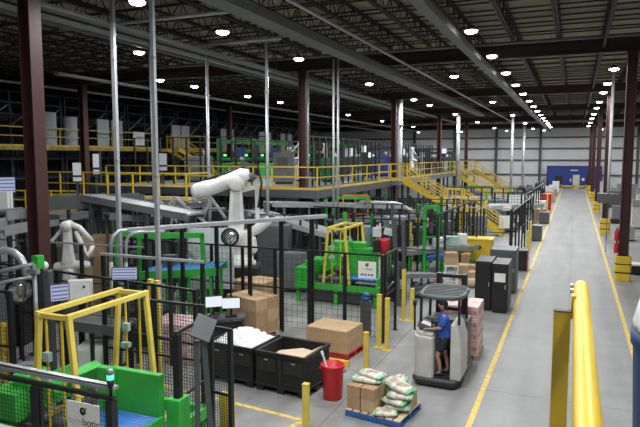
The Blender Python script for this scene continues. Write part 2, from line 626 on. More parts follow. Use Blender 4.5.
def make_guard(label, x, y):
    t = thing('column_guard', label, 'column guard', (x, y, 0.0), 0, 'yellow guards around the aisle columns')
    m = MB()
    prof = [(0.0, 0.0), (0.30, 0.0), (0.30, 0.28), (0.28, 0.30), (0.28, 0.34), (0.30, 0.36), (0.30, 0.62), (0.28, 0.64), (0.28, 0.68), (0.30, 0.70), (0.30, 0.96), (0.27, 1.0), (0.24, 1.0), (0.24, 0.95)]
    n = 4
    vs, fs = [], []
    segs = []
    # rounded square rings
    for r, z in prof[1:]:
        ring = []
        for cx, cy, a0 in ((1, 1, 0), (-1, 1, PI / 2), (-1, -1, PI), (1, -1, 1.5 * PI)):
            for k in range(5):
                a = a0 + k * PI / 8
                ring.append((cx * (r - 0.1) + 0.1 * math.cos(a), cy * (r - 0.1) + 0.1 * math.sin(a), z + 0.002))
        segs.append(ring)
    nn = 20
    for ring in segs:
        vs += ring
    for i in range(len(segs) - 1):
        for k in range(nn):
            fs.append((i * nn + k, i * nn + (k + 1) % nn, (i + 1) * nn + (k + 1) % nn, (i + 1) * nn + k))
    m.add(vs, fs)
    m.build('shell', 'yellow', t)
    for z in (0.30, 0.66):
        b = MB()
        h = 0.295
        b.b2((-h, -h, z), (h, -h + 0.02, z + 0.045)).b2((-h, h - 0.02, z), (h, h, z + 0.045)).b2((-h, -h, z), (-h + 0.02, h, z + 0.045)).b2((h - 0.02, -h, z), (h, h, z + 0.045))
        b.build('strap', 'rubber', t)
    return t


g0 = make_guard('yellow plastic guard around the nearest column right of the aisle', 1.95, 27)
for lab, y in (('second yellow plastic column guard along the aisle', 43), ('third yellow plastic column guard along the aisle', 59),
               ('fourth yellow plastic column guard along the aisle', 75), ('fifth yellow plastic column guard, by the blue enclosure', 91)):
    dup(g0, (1.95, y, 0), 0, lab)

# ------------------------------------------------------------------ lamps
def make_lamp():
    t = thing('high_bay_lamp', 'lamp', 'ceiling lamp', (0, 0, 9.0), 0, 'round lamps hanging from the roof')
    MB().lathe((0, 0, 0), [(0.0, 0.16), (0.10, 0.16), (0.12, 0.08), (0.22, 0.05), (0.24, 0.0), (0.215, -0.005)], 20).build('housing', 'darkgrey', t)
    MB().lathe((0, 0, 0), [(0.205, -0.003), (0.20, -0.035), (0.16, -0.07), (0.09, -0.09), (0.0, -0.095)], 20).build('lens', 'lens', t)
    MB().box((0, 0, 0.42), (0.02, 0.02, 0.55)).build('hanger', 'darkgrey', t)
    li = bpy.data.lights.new('lamp_light', 'AREA')
    li.shape = 'DISK'
    li.size = 0.42
    li.energy = LAMP_W
    li.color = (0.97, 0.985, 1.0)
    lo = bpy.data.objects.new('lamp_light', li)
    COL.objects.link(lo)
    lo.parent = t
    lo.location = (0, 0, -0.12)
    return t


LAMP_W = 200
lamps = []
for i in range(17):  # the nearest two, out of view, are added to brighten the foreground
    lamps.append((-3.2, 4.2 + 5.25 * i, '%s lamp from the camera in the long row above the left edge of the aisle' % ORD[i]))
for i, y in enumerate((1.5, 7.0, 12.5, 31.0, 37.0, 42.0, 49.0, 55.0, 63.0, 70.0, 79.0, 87.0)):  # the nearest three are unseen, added for more light near the camera
    lamps.append((1.5, y, '%s lamp in the row above the right side of the aisle' % ORD[i]))
for i, x in enumerate((-24.0, -17.0, -10.0, -4.5, 3.5, 10.0)):  # row added to make the far wall brighter
    lamps.append((x, 98.5, '%s lamp from the left in the added row brightening the far white wall' % ORD[i].replace('nearest', 'first')))
for i, y in enumerate((30.7, 46, 61.4, 77, 92)):
    lamps.append((-5.7, y, '%s lamp in the sparse row just left of the aisle row' % ORD[i]))
for i, y in enumerate((12.9, 17, 22.8, 32, 42, 47, 58, 72, 88)):
    lamps.append((-10.6, y, '%s lamp in the row over the palletizing cells' % ORD[i]))
for i, y in enumerate((19.0,)):
    lamps.append((-15.6, y, 'lone lamp at upper left between the two tall channel posts'))
for i, y in enumerate((10, 26.2, 29.3, 35.4, 40.2, 54.7, 65.7, 80)):
    lamps.append((-20.2, y, '%s lamp in the row over the left conveyors' % ORD[i]))
for i, y in enumerate((20, 44, 72, 96)):  # added outside the view to light the right side
    lamps.append((9.0, y, '%s added unseen lamp lighting the right hand bay' % ORD[i]))
for i, y in enumerate((3.0, 7.0)):  # unseen pair added for more light on the near cell and rail
    lamps.append((-4.5, y, '%s added unseen lamp brightening the foreground' % ORD[i]))
lamp0 = make_lamp()
for i, (x, y, lab) in enumerate(lamps):
    if i == 0:
        lamp0.location = (x, y, 9.0)
        lamp0['label'] = lab
    else:
        dup(lamp0, (x, y, 9.0), 0, lab)
# ================================================================== generic builders
def fence(label, a, b, h, sp=1.2, pw=0.06, mesh=True, pitch=0.05, wire=0.005, rail=0.05, group='black machine guard fences', railmat='black', n=None, z0=0.12, midrail=True):
    a, b = Vector((a[0], a[1], 0)), Vector((b[0], b[1], 0))
    d = b - a
    L = d.length
    t = thing('guard_fence', label, 'fence', a, math.atan2(d.y, d.x), group)
    n = n or max(1, round(L / sp))
    for k in range(n + 1):
        x = L * k / n
        MB().b2((x - pw / 2, -pw / 2, 0), (x + pw / 2, pw / 2, h)).b2((x - pw, -pw, 0), (x + pw, pw, 0.012)).build('post', 'black', t)
    MB().b2((-pw / 2, -rail / 2, h), (L + pw / 2, rail / 2, h + rail)).build('top_rail', railmat, t)
    if midrail:
        MB().b2((pw / 2, -0.015, h * 0.52), (L - pw / 2, 0.015, h * 0.52 + 0.04)).build('mid_rail', 'black', t)
    if mesh:
        for k in range(n):
            x0, x1 = L * k / n + pw / 2 + 0.01, L * (k + 1) / n - pw / 2 - 0.01
            m = MB()
            z1 = h - 0.05
            w = x1 - x0
            nv = max(2, int(w / pitch))
            nh = max(2, int((z1 - z0) / (pitch * 1.0)))
            for i in range(nv + 1):
                x = x0 + w * i / nv
                m.b2((x - wire / 2, -wire / 2, z0), (x + wire / 2, wire / 2, z1))
            for i in range(nh + 1):
                z = z0 + (z1 - z0) * i / nh
                m.b2((x0, -wire / 2, z - wire / 2), (x1, wire / 2, z + wire / 2))
            for x in (x0, x1):
                m.b2((x - 0.008, -0.012, z0), (x + 0.008, 0.012, z1))
            m.build('mesh_panel', 'black', t)
    return t


def railing(label, pts, z, h=1.07, sp=1.5, m='yellow', group='yellow walkway railings', r=0.028, toe=True, low=0.0):
    a = Vector((pts[0][0], pts[0][1], z))
    t = thing('railing', label, 'railing', a, 0, group)
    P = [Vector((p[0], p[1], z)) - a for p in pts]
    for p, q in zip(P[:-1], P[1:]):
        d = q - p
        L = d.length
        n = max(1, round(L / sp))
        for k in range(n + 1):
            if k == 0 and p != P[0]:
                continue
            x = p + d * (k / n)
            MB().b2((x.x - r, x.y - r, -low), (x.x + r, x.y + r, h)).build('post', m, t)
        MB().bar(p + Vector((0, 0, h)), q + Vector((0, 0, h)), 2 * r).build('top_rail', m, t)
        MB().bar(p + Vector((0, 0, h * 0.55)), q + Vector((0, 0, h * 0.55)), 1.7 * r).build('mid_rail', m, t)
        if toe:
            MB().bar(p + Vector((0, 0, 0.06)), q + Vector((0, 0, 0.06)), 0.02, 0.1).build('toe_board', m, t)
    return t


def walkway(label, x0, y0, x1, y1, ztop, th=0.3, legs=True, m='midgrey', sp=5.0):
    t = thing('walkway_deck', label, 'walkway', (x0, y0, 0), 0, 'raised grey walkways')
    X, Y = x1 - x0, y1 - y0
    MB().b2((0, 0, ztop - 0.06), (X, Y, ztop)).build('deck', 'grey', t)
    f = MB()
    f.b2((0, -0.03, ztop - th), (X, 0, ztop)).b2((0, Y, ztop - th), (X, Y + 0.03, ztop)).b2((-0.03, -0.03, ztop - th), (0, Y + 0.03, ztop)).b2((X, -0.03, ztop - th), (X + 0.03, Y + 0.03, ztop))
    f.build('fascia', m, t)
    if legs:
        nx, ny = max(1, round(X / sp)), max(1, round(Y / sp))
        for i in range(nx + 1):
            for j in range(ny + 1):
                if 0 < i < nx and 0 < j < ny:
                    continue
                x, y = 0.12 + (X - 0.24) * i / nx, 0.12 + (Y - 0.24) * j / ny
                MB().b2((x - 0.08, y - 0.08, 0), (x + 0.08, y + 0.08, ztop - 0.07)).build('leg', 'darkgrey', t)
    return t


def stairs(label, top, bot, w, group='yellow steel stairs', m='yellow'):
    top, bot = Vector(top), Vector(bot)
    t = thing('steel_stairs', label, 'stairs', (bot.x, bot.y, bot.z), 0, group)
    A = top - bot
    h = Vector((A.x, A.y, 0)).normalized()
    nrm = Vector((-h.y, h.x, 0)) * (w / 2)
    for s in (-1, 1):
        MB().bar(nrm * s + Vector((0, 0, 0.08)), A + nrm * s, 0.05, 0.30).build('stringer', m, t)
        for hh, rr in ((1.05, 0.05), (0.6, 0.04), (0.82, 0.03)):
            MB().bar(nrm * s + Vector((0, 0, hh)), A + nrm * s + Vector((0, 0, hh)), rr).build('handrail', m, t)
        n = max(2, round(A.length / 1.3))
        for k in range(n + 1):
            p = A * (k / n) + nrm * s
            MB().b2((p.x - 0.025, p.y - 0.025, p.z), (p.x + 0.025, p.y + 0.025, p.z + 1.05)).build('baluster', m, t)
    n = max(2, round(A.z / 0.22))
    for k in range(1, n):
        p = A * (k / n)
        MB().bar(p - nrm * 0.95, p + nrm * 0.95, 0.26, 0.04).build('tread', 'grey', t)
    return t


def conveyor(label, a, b, w=0.6, top='belt', m='grey', legm='grey', nleg=3, hgt=0.16, rollers=False, group='grey conveyors', guard=False, foot=0.0):
    a, b = Vector(a), Vector(b)
    d = b - a
    t = thing('conveyor', label, 'conveyor', (a.x, a.y, foot), 0, group)
    o = Vector((a.x, a.y, foot))
    p, q = a - o, b - o
    h = Vector((d.x, d.y, 0)).normalized()
    nr = Vector((-h.y, h.x, 0)) * (w / 2)
    for s in (-1, 1):
        MB().bar(p + nr * s, q + nr * s, 0.05, hgt).build('side_rail', m, t)
    if rollers:
        L = d.length
        n = int(L / 0.16)
        k = MB()
        for i in range(n):
            c = p + (q - p) * ((i + 0.5) / n) + Vector((0, 0, hgt * 0.3))
            k.tube([c - nr * 0.93, c + nr * 0.93], 0.045, 8)
        k.build('rollers', top, t)
    else:
        MB().bar(p + Vector((0, 0, hgt * 0.25)), q + Vector((0, 0, hgt * 0.25)), w - 0.06, 0.06).build('belt', top, t)
    for i in range(nleg):
        f = 0.08 + 0.84 * i / max(1, nleg - 1)
        c = p + (q - p) * f
        lg = MB()
        for s in (-1, 1):
            x = c + nr * s * 0.9
            lg.b2((x.x - 0.03, x.y - 0.03, 0), (x.x + 0.03, x.y + 0.03, x.z - hgt / 2))
        lg.bar(c - nr * 0.9 - Vector((0, 0, c.z * 0.5)), c + nr * 0.9 - Vector((0, 0, c.z * 0.5)), 0.04)
        lg.build('leg_frame', legm, t)
    if guard:
        for s in (-1, 1):
            MB().bar(p + nr * s * 1.05 + Vector((0, 0, 0.25)), q + nr * s * 1.05 + Vector((0, 0, 0.25)), 0.03).build('guide_rail', 'lightgrey', t)
    return t


def bollard(label, x, y, h, w=0.11, group='yellow bollards along the machine cells'):
    t = thing('bollard', label, 'bollard', (x, y, 0), 0, group)
    MB().b2((-w / 2, -w / 2, 0.012), (w / 2, w / 2, h)).build('post', 'paleyellow', t, 0.008)
    MB().b2((-w, -w, 0), (w, w, 0.012)).build('base_plate', 'paleyellow', t)
    MB().b2((-w / 2 - 0.004, -w / 2 - 0.004, h), (w / 2 + 0.004, w / 2 + 0.004, h + 0.012)).build('cap', 'yellow', t)
    return t


def carton(name, label, c, d, rz=0, m='card', group=None, parent=None, cat='box'):
    t = thing(name, label, cat, c, rz, group)
    MB().b2((-d[0] / 2, -d[1] / 2, 0), (d[0] / 2, d[1] / 2, d[2])).build('carton', m, t, 0.006)
    tp = MB().b2((-d[0] / 2 - 0.001, -0.025, d[2] * 0.75), (-d[0] / 2 + 0.001, 0.025, d[2] + 0.0015)).b2((-d[0] / 2, -0.025, d[2]), (d[0] / 2, 0.025, d[2] + 0.0015)).b2((d[0] / 2 - 0.001, -0.025, d[2] * 0.75), (d[0] / 2 + 0.001, 0.025, d[2] + 0.0015))
    tp.build('tape', 'tape', t)
    return t


def pallet(label, x, y, rz, m='wood', w=1.2, d=1.0, topm=None, group=None):
    t = thing('pallet', label, 'pallet', (x, y, 0), rz, group)
    for yy in (-d / 2 + 0.05, 0, d / 2 - 0.05):
        MB().b2((-w / 2, yy - 0.045, 0.022), (w / 2, yy + 0.045, 0.118)).build('stringer', m, t)
    for k in range(7):
        x0 = -w / 2 + k * (w - 0.13) / 6
        MB().b2((x0, -d / 2, 0.118), (x0 + 0.13, d / 2, 0.14)).build('top_board', topm or m, t)
    for k in range(3):
        x0 = -w / 2 + k * (w - 0.1) / 2
        MB().b2((x0, -d / 2, 0), (x0 + 0.1, d / 2, 0.022)).build('bottom_board', m, t)
    return t


def cabinet(name, label, c, d, rz=0, m='darkgrey', cat='cabinet', group=None, extra=None):
    t = thing(name, label, cat, c, rz, group)
    MB().b2((-d[0] / 2, -d[1] / 2, 0.08), (d[0] / 2, d[1] / 2, d[2])).build('body', m, t, 0.015)
    MB().b2((-d[0] / 2 + 0.03, -d[1] / 2 + 0.03, 0), (d[0] / 2 - 0.03, d[1] / 2 - 0.03, 0.08)).build('plinth', 'black', t)
    dr = MB().b2((-d[0] / 2 + 0.03, -d[1] / 2 - 0.018, 0.14), (d[0] / 2 - 0.03, -d[1] / 2, d[2] - 0.06)).build('door', m, t, 0.006)
    MB().b2((d[0] / 2 - 0.09, -d[1] / 2 - 0.045, d[2] * 0.5), (d[0] / 2 - 0.065, -d[1] / 2 - 0.018, d[2] * 0.5 + 0.14)).build('handle', 'lightgrey', dr)
    return t


def monitor(label, c, w, h, rz, tilt=0.0, m='screen', stand=None, rows=True, group='lit monitors'):
    c = Vector(c)
    t = thing('monitor', label, 'monitor', c, rz, group)
    rot = Matrix.Rotation(tilt, 3, 'X')
    MB().box((0, 0, 0), (w, 0.05, h), rot).build('casing', 'black', t, 0.006)
    MB().box(rot @ Vector((0, -0.027, 0)), (w * 0.92, 0.004, h * 0.88), rot).build('screen', m, t)
    if rows:
        k = MB()
        for zz in (0.3, 0.08, -0.14, -0.34):
            k.box(rot @ Vector((0, -0.030, zz * h)), (w * 0.84, 0.002, h * 0.07), rot)
        k.build('screen_field', 'screenbar', t)
    if stand:
        MB().b2((-0.03, 0.03, -stand), (0.03, 0.09, 0.02)).b2((-0.15, -0.05, -stand), (0.15, 0.18, -stand + 0.02)).build('stand', 'black', t)
    return t


def lettering(text, size, m, parent, loc, rz=0, align='CENTER', name='lettering'):
    cu = bpy.data.curves.new('lettering', 'FONT')
    cu.body = text
    cu.size = size
    cu.align_x = align
    cu.extrude = 0.001
    tmp = bpy.data.objects.new('lettering_tmp', cu)
    COL.objects.link(tmp)
    dg = bpy.context.evaluated_depsgraph_get()
    me = bpy.data.meshes.new_from_object(tmp.evaluated_get(dg))
    bpy.data.objects.remove(tmp)
    me.materials.clear()
    me.materials.append(M[m])
    o = bpy.data.objects.new(name, me)
    COL.objects.link(o)
    o.parent = parent
    o.location = loc
    o.rotation_euler = (PI / 2, 0, rz)
    return o


# ================================================================== foreground rail and platform
o = MB().b2((-4, -3, 3.2), (3, 2.05, 3.4)).build('floor_platform', 'grey')
struct(o, 'observation platform floor under the camera', 'floor')
t = thing('guardrail', 'yellow pipe guardrail close to the camera at the edge of its platform', 'guardrail', (0.04, 2.52, 3.4))
MB().tube([(0, -4.2, 1.1), (0, -0.04, 1.1), (0, -0.015, 1.095), (0, 0.0, 1.075)], 0.027, 20).build('top_rail', 'yellow', t)
MB().tube([(-0.012, -4.2, 0.52), (-0.012, -0.3, 0.52)], 0.024, 16).build('mid_rail', 'yellow', t)
ps = MB()
ps.b2((-0.088, -0.345, -0.2), (-0.033, -0.318, 1.07))
ps.build('post', 'yellow', t, 0.002)
MB().b2((-0.089, -0.346, 1.07), (-0.032, -0.317, 1.074)).build('post_cap', 'darkgrey', t)
MB().b2((-0.033, -0.33, 1.045), (-0.02, -0.28, 1.125)).build('bracket', 'yellow', t)
for yy in (-0.03, -0.12):
    MB().lathe((-0.034, yy, 1.1), [(0.011, -0.004), (0.011, 0.008), (0.0, 0.012)], 6, 'x').build('bolt', 'lightgrey', t)
MB().b2((-0.045, -1.0, 0.49), (-0.022, -0.94, 0.55)).build('clamp', 'lightgrey', t)
MB().b2((-0.2, -0.47, -0.2), (0.1, -0.25, -0.19)).build('foot_plate', 'yellow', t)

c = AtD(632, 330, 2.3)
t = thing('waste_bin', 'tall navy blue plastic bin with a pale bag at the right edge, near the camera', 'bin', (c.x + 0.315, c.y + 0.05, 3.4))
MB().lathe((0, 0, 0), [(0.27, 0.0), (0.305, 0.86), (0.315, 0.88), (0.315, 0.93), (0.29, 0.93)], 28).build('body', 'navy', t)
MB().lathe((0, 0, 0), [(0.305, 0.931), (0.31, 0.97), (0.29, 1.05), (0.22, 1.11), (0.12, 1.14), (0.0, 1.12)], 20).build('bag', 'film', t)
o = MB().b2((-4, 2.05, 3.2), (3, 2.45, 3.4)).build('floor_platform_edge', 'grey')
struct(o, 'edge of the observation platform floor', 'floor')

# ================================================================== blue pallet with cartons and sacks
PX, PY, PR = -3.28, 10.95, math.radians(-8)
rotp = Matrix.Rotation(PR, 3, 'Z')


def onpal(x, y, z):
    v = rotp @ Vector((x, y, 0))
    return (PX + v.x, PY + v.y, z)


pallet('blue wooden pallet carrying brown cartons and white sacks', PX, PY, PR, 'blue', 1.14, 1.05, 'wood')
k = 0
for xi, xn in ((-0.43, 'left'), (-0.13, 'right')):
    for zi, zn in ((0, 'lower'), (1, 'upper')):
        for yi, yn in ((-0.30, 'front'), (0.04, 'rear')):
            carton('carton', '%s %s %s brown carton of the block on the blue pallet' % (zn, xn, yn), onpal(xi, yi, 0.142 + zi * 0.232), (0.28, 0.32, 0.23), PR, R.choice(['card', 'card2']), 'brown cartons on the blue pallet')
carton('carton', 'small open brown carton at the right rear of the blue pallet', onpal(0.42, 0.22, 0.142), (0.26, 0.32, 0.30), PR, 'card', 'brown cartons on the blue pallet')
carton('carton', 'brown carton between the sacks in the middle of the blue pallet', onpal(0.14, 0.25, 0.142), (0.26, 0.32, 0.36), PR, 'card2', 'brown cartons on the blue pallet')


def sack(label, c, d, rz=0, tilt=0.0, roll=0.0, m='bag'):
    t = thing('sack', label, 'sack', c, rz, 'white sacks with green ends on the blue pallet')
    rot = Matrix.Rotation(tilt, 3, 'Y') @ Matrix.Rotation(roll, 3, 'X')
    vs, fs = [], []
    N, K = 14, 10
    for i in range(N + 1):
        u = -1 + 2 * i / N
        for j in range(K):
            a = 2 * PI * j / K
            e = (1 - abs(u) ** 4) ** 0.5 if abs(u) < 1 else 0
            ww = d[1] / 2 * (0.86 + 0.14 * e)
            hh = d[2] / 2 * max(0.12, e) * (1 + 0.18 * math.sin(5 * u + a * 2 + d[0] * 40))
            ca, sa = math.cos(a), math.sin(a)
            q = Vector((u * d[0] / 2, ww * math.copysign(abs(ca) ** 0.6, ca), hh * math.copysign(abs(sa) ** 0.7, sa)))
            vs.append(rot @ q)
    for i in range(N):
        for j in range(K):
            fs.append((i * K + j, i * K + (j + 1) % K, (i + 1) * K + (j + 1) % K, (i + 1) * K + j))
    b = MB().add(vs[2 * K:(N - 1) * K], [tuple(x for x in f) for f in fs[:(N - 4) * K]], True)
    b.build('bag', m, t)
    for sgn, rng in ((0, range(0, 3)), (1, range(N - 2, N + 1))):
        rr = list(rng)
        e = MB()
        vv = [v * 1.004 for i in rr for v in vs[i * K:(i + 1) * K]]
        ff = [(i * K + j, i * K + (j + 1) % K, (i + 1) * K + (j + 1) % K, (i + 1) * K + j) for i in range(len(rr) - 1) for j in range(K)]
        e.add(vv, ff, True)
        e.build('printed_end', 'baggreen', t)
    bb = MB().box(rot @ Vector((0.02, 0, d[2] * 0.47)), (d[0] * 0.42, d[1] * 0.5, 0.012), rot)
    bb.build('printed_panel', 'bagbrown', t)
    return t


sack('white sack lying across the left cartons on the blue pallet', onpal(-0.30, -0.12, 0.66), (0.60, 0.34, 0.10), PR + 0.15)
sack('second white sack, stacked on the sack over the left cartons', onpal(-0.24, -0.02, 0.735), (0.54, 0.33, 0.09), PR - 0.2)
sack('white sack draped over the middle carton of the blue pallet', onpal(0.13, 0.2, 0.56), (0.36, 0.42, 0.10), PR + 1.4)
sack('crumpled white sack at the top right of the blue pallet', onpal(0.36, 0.05, 0.56), (0.50, 0.36, 0.12), PR - 0.25, 0.1)
sack('white sack bunched up behind the others at the rear of the blue pallet', onpal(0.12, 0.40, 0.54), (0.42, 0.26, 0.18), PR + 0.3, -0.2)
sack('white sack lying under the top right sack on the blue pallet', onpal(0.37, -0.02, 0.45), (0.5, 0.40, 0.11), PR + 0.2)
sack('white sack lying in the middle of the right sack pile on the blue pallet', onpal(0.30, -0.08, 0.34), (0.50, 0.38, 0.11), PR - 0.15)
sack('white and green sack low in the right sack pile on the blue pallet', onpal(0.34, -0.05, 0.235), (0.5, 0.4, 0.10), PR + 0.25)
sack('white and green sack lowest at the front of the blue pallet', onpal(0.20, -0.36, 0.19), (0.46, 0.34, 0.09), PR + 0.4)

# red bin
t = thing('waste_bin', 'round red plastic bin standing beside the black bulk bin', 'bin', (-4.46, 11.22, 0))
t.scale = (0.92, 0.92, 0.92)
MB().lathe((0, 0, 0), [(0.0, 0.01), (0.20, 0.0), (0.215, 0.02), (0.25, 0.70), (0.255, 0.72), (0.275, 0.73), (0.28, 0.78), (0.265, 0.80), (0.245, 0.79), (0.20, 0.05), (0.0, 0.04)], 32).build('body', 'red', t)
for s in (-1, 1):
    MB().tube([(s * 0.26, -0.06, 0.66), (s * 0.31, -0.05, 0.66), (s * 0.31, 0.05, 0.66), (s * 0.26, 0.06, 0.66)], 0.014, 8).build('handle', 'red', t)
t = thing('cleaning_stick', 'pale stick leaning out of the red bin', 'stick', (-4.46, 11.22, 0.06))
MB().bar((0.05, 0.02, 0.0), (-0.22, -0.05, 0.9), 0.05, 0.02).build('stick', 'whitepanel', t)
MB().bar((-0.20, -0.045, 0.84), (-0.23, -0.05, 0.92), 0.08, 0.03).build('tip', 'film', t)


# black bulk bins
def bulk_bin(label, x, y, rz):
    t = thing('bulk_bin', label, 'bin', (x, y, 0), rz, 'black plastic bulk bins')
    w, d, h = 1.20, 1.10, 0.88
    s = MB()
    th = 0.04
    s.b2((-w / 2, -d / 2, 0.13), (w / 2, -d / 2 + th, h)).b2((-w / 2, d / 2 - th, 0.13), (w / 2, d / 2, h)).b2((-w / 2, -d / 2, 0.13), (-w / 2 + th, d / 2, h)).b2((w / 2 - th, -d / 2, 0.13), (w / 2, d / 2, h)).b2((-w / 2, -d / 2, 0.11), (w / 2, d / 2, 0.15))
    s.build('body', 'blackplastic', t, 0.006)
    r = MB()
    o = 0.025
    for z0, z1 in ((h - 0.07, h + 0.005), (0.13, 0.19)):
        r.b2((-w / 2 - o, -d / 2 - o, z0), (w / 2 + o, -d / 2, z1)).b2((-w / 2 - o, d / 2, z0), (w / 2 + o, d / 2 + o, z1)).b2((-w / 2 - o, -d / 2 - o, z0), (-w / 2, d / 2 + o, z1)).b2((w / 2, -d / 2 - o, z0), (w / 2 + o, d / 2 + o, z1))
    r.build('rim', 'blackplastic', t, 0.005)
    rb = MB()
    for k in range(9):
        z = 0.25 + k * 0.058
        rb.b2((-w / 2 + 0.06, -d / 2 - 0.012, z), (w / 2 - 0.06, -d / 2, z + 0.02)).b2((w / 2, -d / 2 + 0.06, z), (w / 2 + 0.012, d / 2 - 0.06, z + 0.02))
    rb.build('rib_band', 'blackplastic', t)
    pn = MB()
    for xx in (-0.33, 0.33):
        pn.b2((xx - 0.22, -d / 2 - 0.02, 0.46), (xx + 0.22, -d / 2 - 0.01, 0.74))
    pn.b2((-0.03, -d / 2 - 0.025, 0.2), (0.03, -d / 2, 0.8))
    pn.build('drop_door', 'rubber', t, 0.004)
    for s in (-1, 1):
        MB().b2((s * 0.33 - 0.05, -d / 2 - 0.03, 0.70), (s * 0.33 + 0.05, -d / 2 - 0.02, 0.725)).build('latch', 'grey', t)
    for xx in (-0.52, 0.0, 0.52):
        for yy in (-0.46, 0.0, 0.46):
            MB().b2((xx - 0.09, yy - 0.08, 0), (xx + 0.09, yy + 0.08, 0.11)).build('foot', 'blackplastic', t, 0.006)
    return t


BR = math.radians(-5)
bulk_bin('black bulk bin holding a sheet of cardboard, right of its neighbour', -5.50, 11.50, BR)
bulk_bin('black bulk bin heaped with white plastic film', -6.80, 11.62, BR)
# heap of film
o = MB()
N = 26
vs, fs = [], []
for i in range(N):
    for j in range(N):
        u, v = i / (N - 1) * 2 - 1, j / (N - 1) * 2 - 1
        z = 0.90 + 0.24 * (1 - u * u) * (1 - v * v) + 0.10 * (R.random() - 0.4) * (1 - max(abs(u), abs(v)) ** 6)
        vs.append((u * 0.565, v * 0.505, z - 0.06))
for i in range(N - 1):
    for j in range(N - 1):
        fs.append((i * N + j, (i + 1) * N + j, (i + 1) * N + j + 1, i * N + j + 1))
n = len(vs)
vs += [(u * 0.565, v * 0.505, 0.2) for u, v in ((-1, -1), (1, -1), (1, 1), (-1, 1))]
fs += [(n, n + 1, n + 2, n + 3)]
o.add(vs, fs, True)
o = o.build('plastic_film_heap', 'film')
o.location = (-6.78, 11.64, 0.0)
o.rotation_euler = (0, 0, BR)
tag(o, 'crumpled white plastic film heaped in the left black bulk bin', 'plastic film', None, 'stuff')
o = MB()
o.prism([(-0.44, -0.36), (0.36, -0.46), (0.5, 0.40), (0.40, 0.10), (0.1, 0.22), (-0.40, 0.05)], 0, 0.02)
o = o.build('cardboard_sheet', 'cardpale')
o.location = (-5.49, 11.52, 0.74)
o.rotation_euler = (math.radians(6), math.radians(-7), BR)
tag(o, 'torn pale cardboard sheet lying in the right black bulk bin', 'cardboard')
o = MB().b2((-0.5, -0.47, 0.16), (0.5, 0.47, 0.60)).build('cardboard_scrap', 'card2')
o.location = (-5.46, 11.52, 0)
o.rotation_euler = (0, 0, BR)
tag(o, 'flattened cardboard scrap under the torn sheet in the right bulk bin', 'cardboard', None, 'stuff')

# cartons on the red pallet
RPX, RPY, RPR = -5.52, 14.02, math.radians(-6)
pallet('red pallet under a neat block of brown cartons beside the yellow bollard', RPX, RPY, RPR, 'redpaint', 1.22, 1.02)
rr = Matrix.Rotation(RPR, 3, 'Z')
for ix in range(3):
    for iy in range(3):
        for iz in range(2):
            v = rr @ Vector(((ix - 1) * 0.383, (iy - 1) * 0.323, 0))
            carton('carton', 'carton in the %s layer, %s row, %s column on the red pallet' % (('lower', 'upper')[iz], ('front', 'middle', 'rear')[iy], ('left', 'centre', 'right')[ix]),
                   (RPX + v.x, RPY + v.y, 0.142 + iz * 0.285), (0.38, 0.32, 0.283), RPR, 'card', 'cartons on the red pallet')
t = thing('floor_guard', 'low yellow steel floor guard in front of the red pallet', 'floor guard', (-5.55, 13.18, 0), math.radians(-4))
MB().prism([(-0.08, 0), (0.08, 0), (0.05, 0.12), (-0.05, 0.12)], -0.75, 0.75, 'x').build('body', 'yellow', t)
for s in (-1, 1):
    MB().b2((s * 0.6 - 0.1, -0.14, 0), (s * 0.6 + 0.1, 0.14, 0.015)).build('foot', 'yellow', t)

# wrapped carton stacks
def wrapped(label, x, y, rz, nx, ny, nz, cw, cd, ch, grp):
    pallet('wooden pallet under the ' + label, x, y, rz, 'wood', nx * cw, ny * cd)
    r3 = Matrix.Rotation(rz, 3, 'Z')
    for ix in range(nx):
        for iy in range(ny):
            for iz in range(nz):
                v = r3 @ Vector(((ix - (nx - 1) / 2) * cw, (iy - (ny - 1) / 2) * cd, 0))
                carton('carton', 'carton at layer %d, row %d, column %d of the %s' % (iz + 1, iy + 1, ix + 1, label),
                       (x + v.x, y + v.y, 0.142 + iz * ch), (cw - 0.004, cd - 0.004, ch - 0.002), rz, 'card2' if (ix + iz + iy) % 3 else 'card', grp)


wrapped('tall stack before the fence', -8.22, 14.55, math.radians(-17), 2, 2, 3, 0.60, 0.44, 0.33, 'cartons of the tall stack before the fence')
wrapped('lower stack behind the fence', -9.1, 16.35, math.radians(-5), 2, 2, 3, 0.6, 0.5, 0.34, 'cartons of the stack behind the fence')
c = AtD(97, 250, 20)
wrapped('tower beside the left robot', c.x, c.y, math.radians(20), 2, 2, 7, 0.45, 0.45, 0.32, 'cartons of the tower beside the left robot')

# ================================================================== stand-up truck, operator, load
TX, TY = -2.62, 12.55
t = thing('reach_truck', 'silver stand-up forklift carrying its operator in the aisle', 'forklift', (TX, TY, 0))
ch = MB()
ch.prism([(-0.53, 0.25), (-0.40, 0.02), (0.40, 0.0), (0.53, 0.25), (0.53, 1.9), (-0.53, 1.9)], 0.05, 0.19)
ch.build('chassis', 'darkgrey', t, 0.02)
MB().prism([(-0.545, 0.22), (-0.41, -0.01), (0.41, -0.03), (0.545, 0.22), (0.545, 0.5), (-0.545, 0.5)], 0.08, 0.15).build('bumper', 'rubber', t, 0.01)
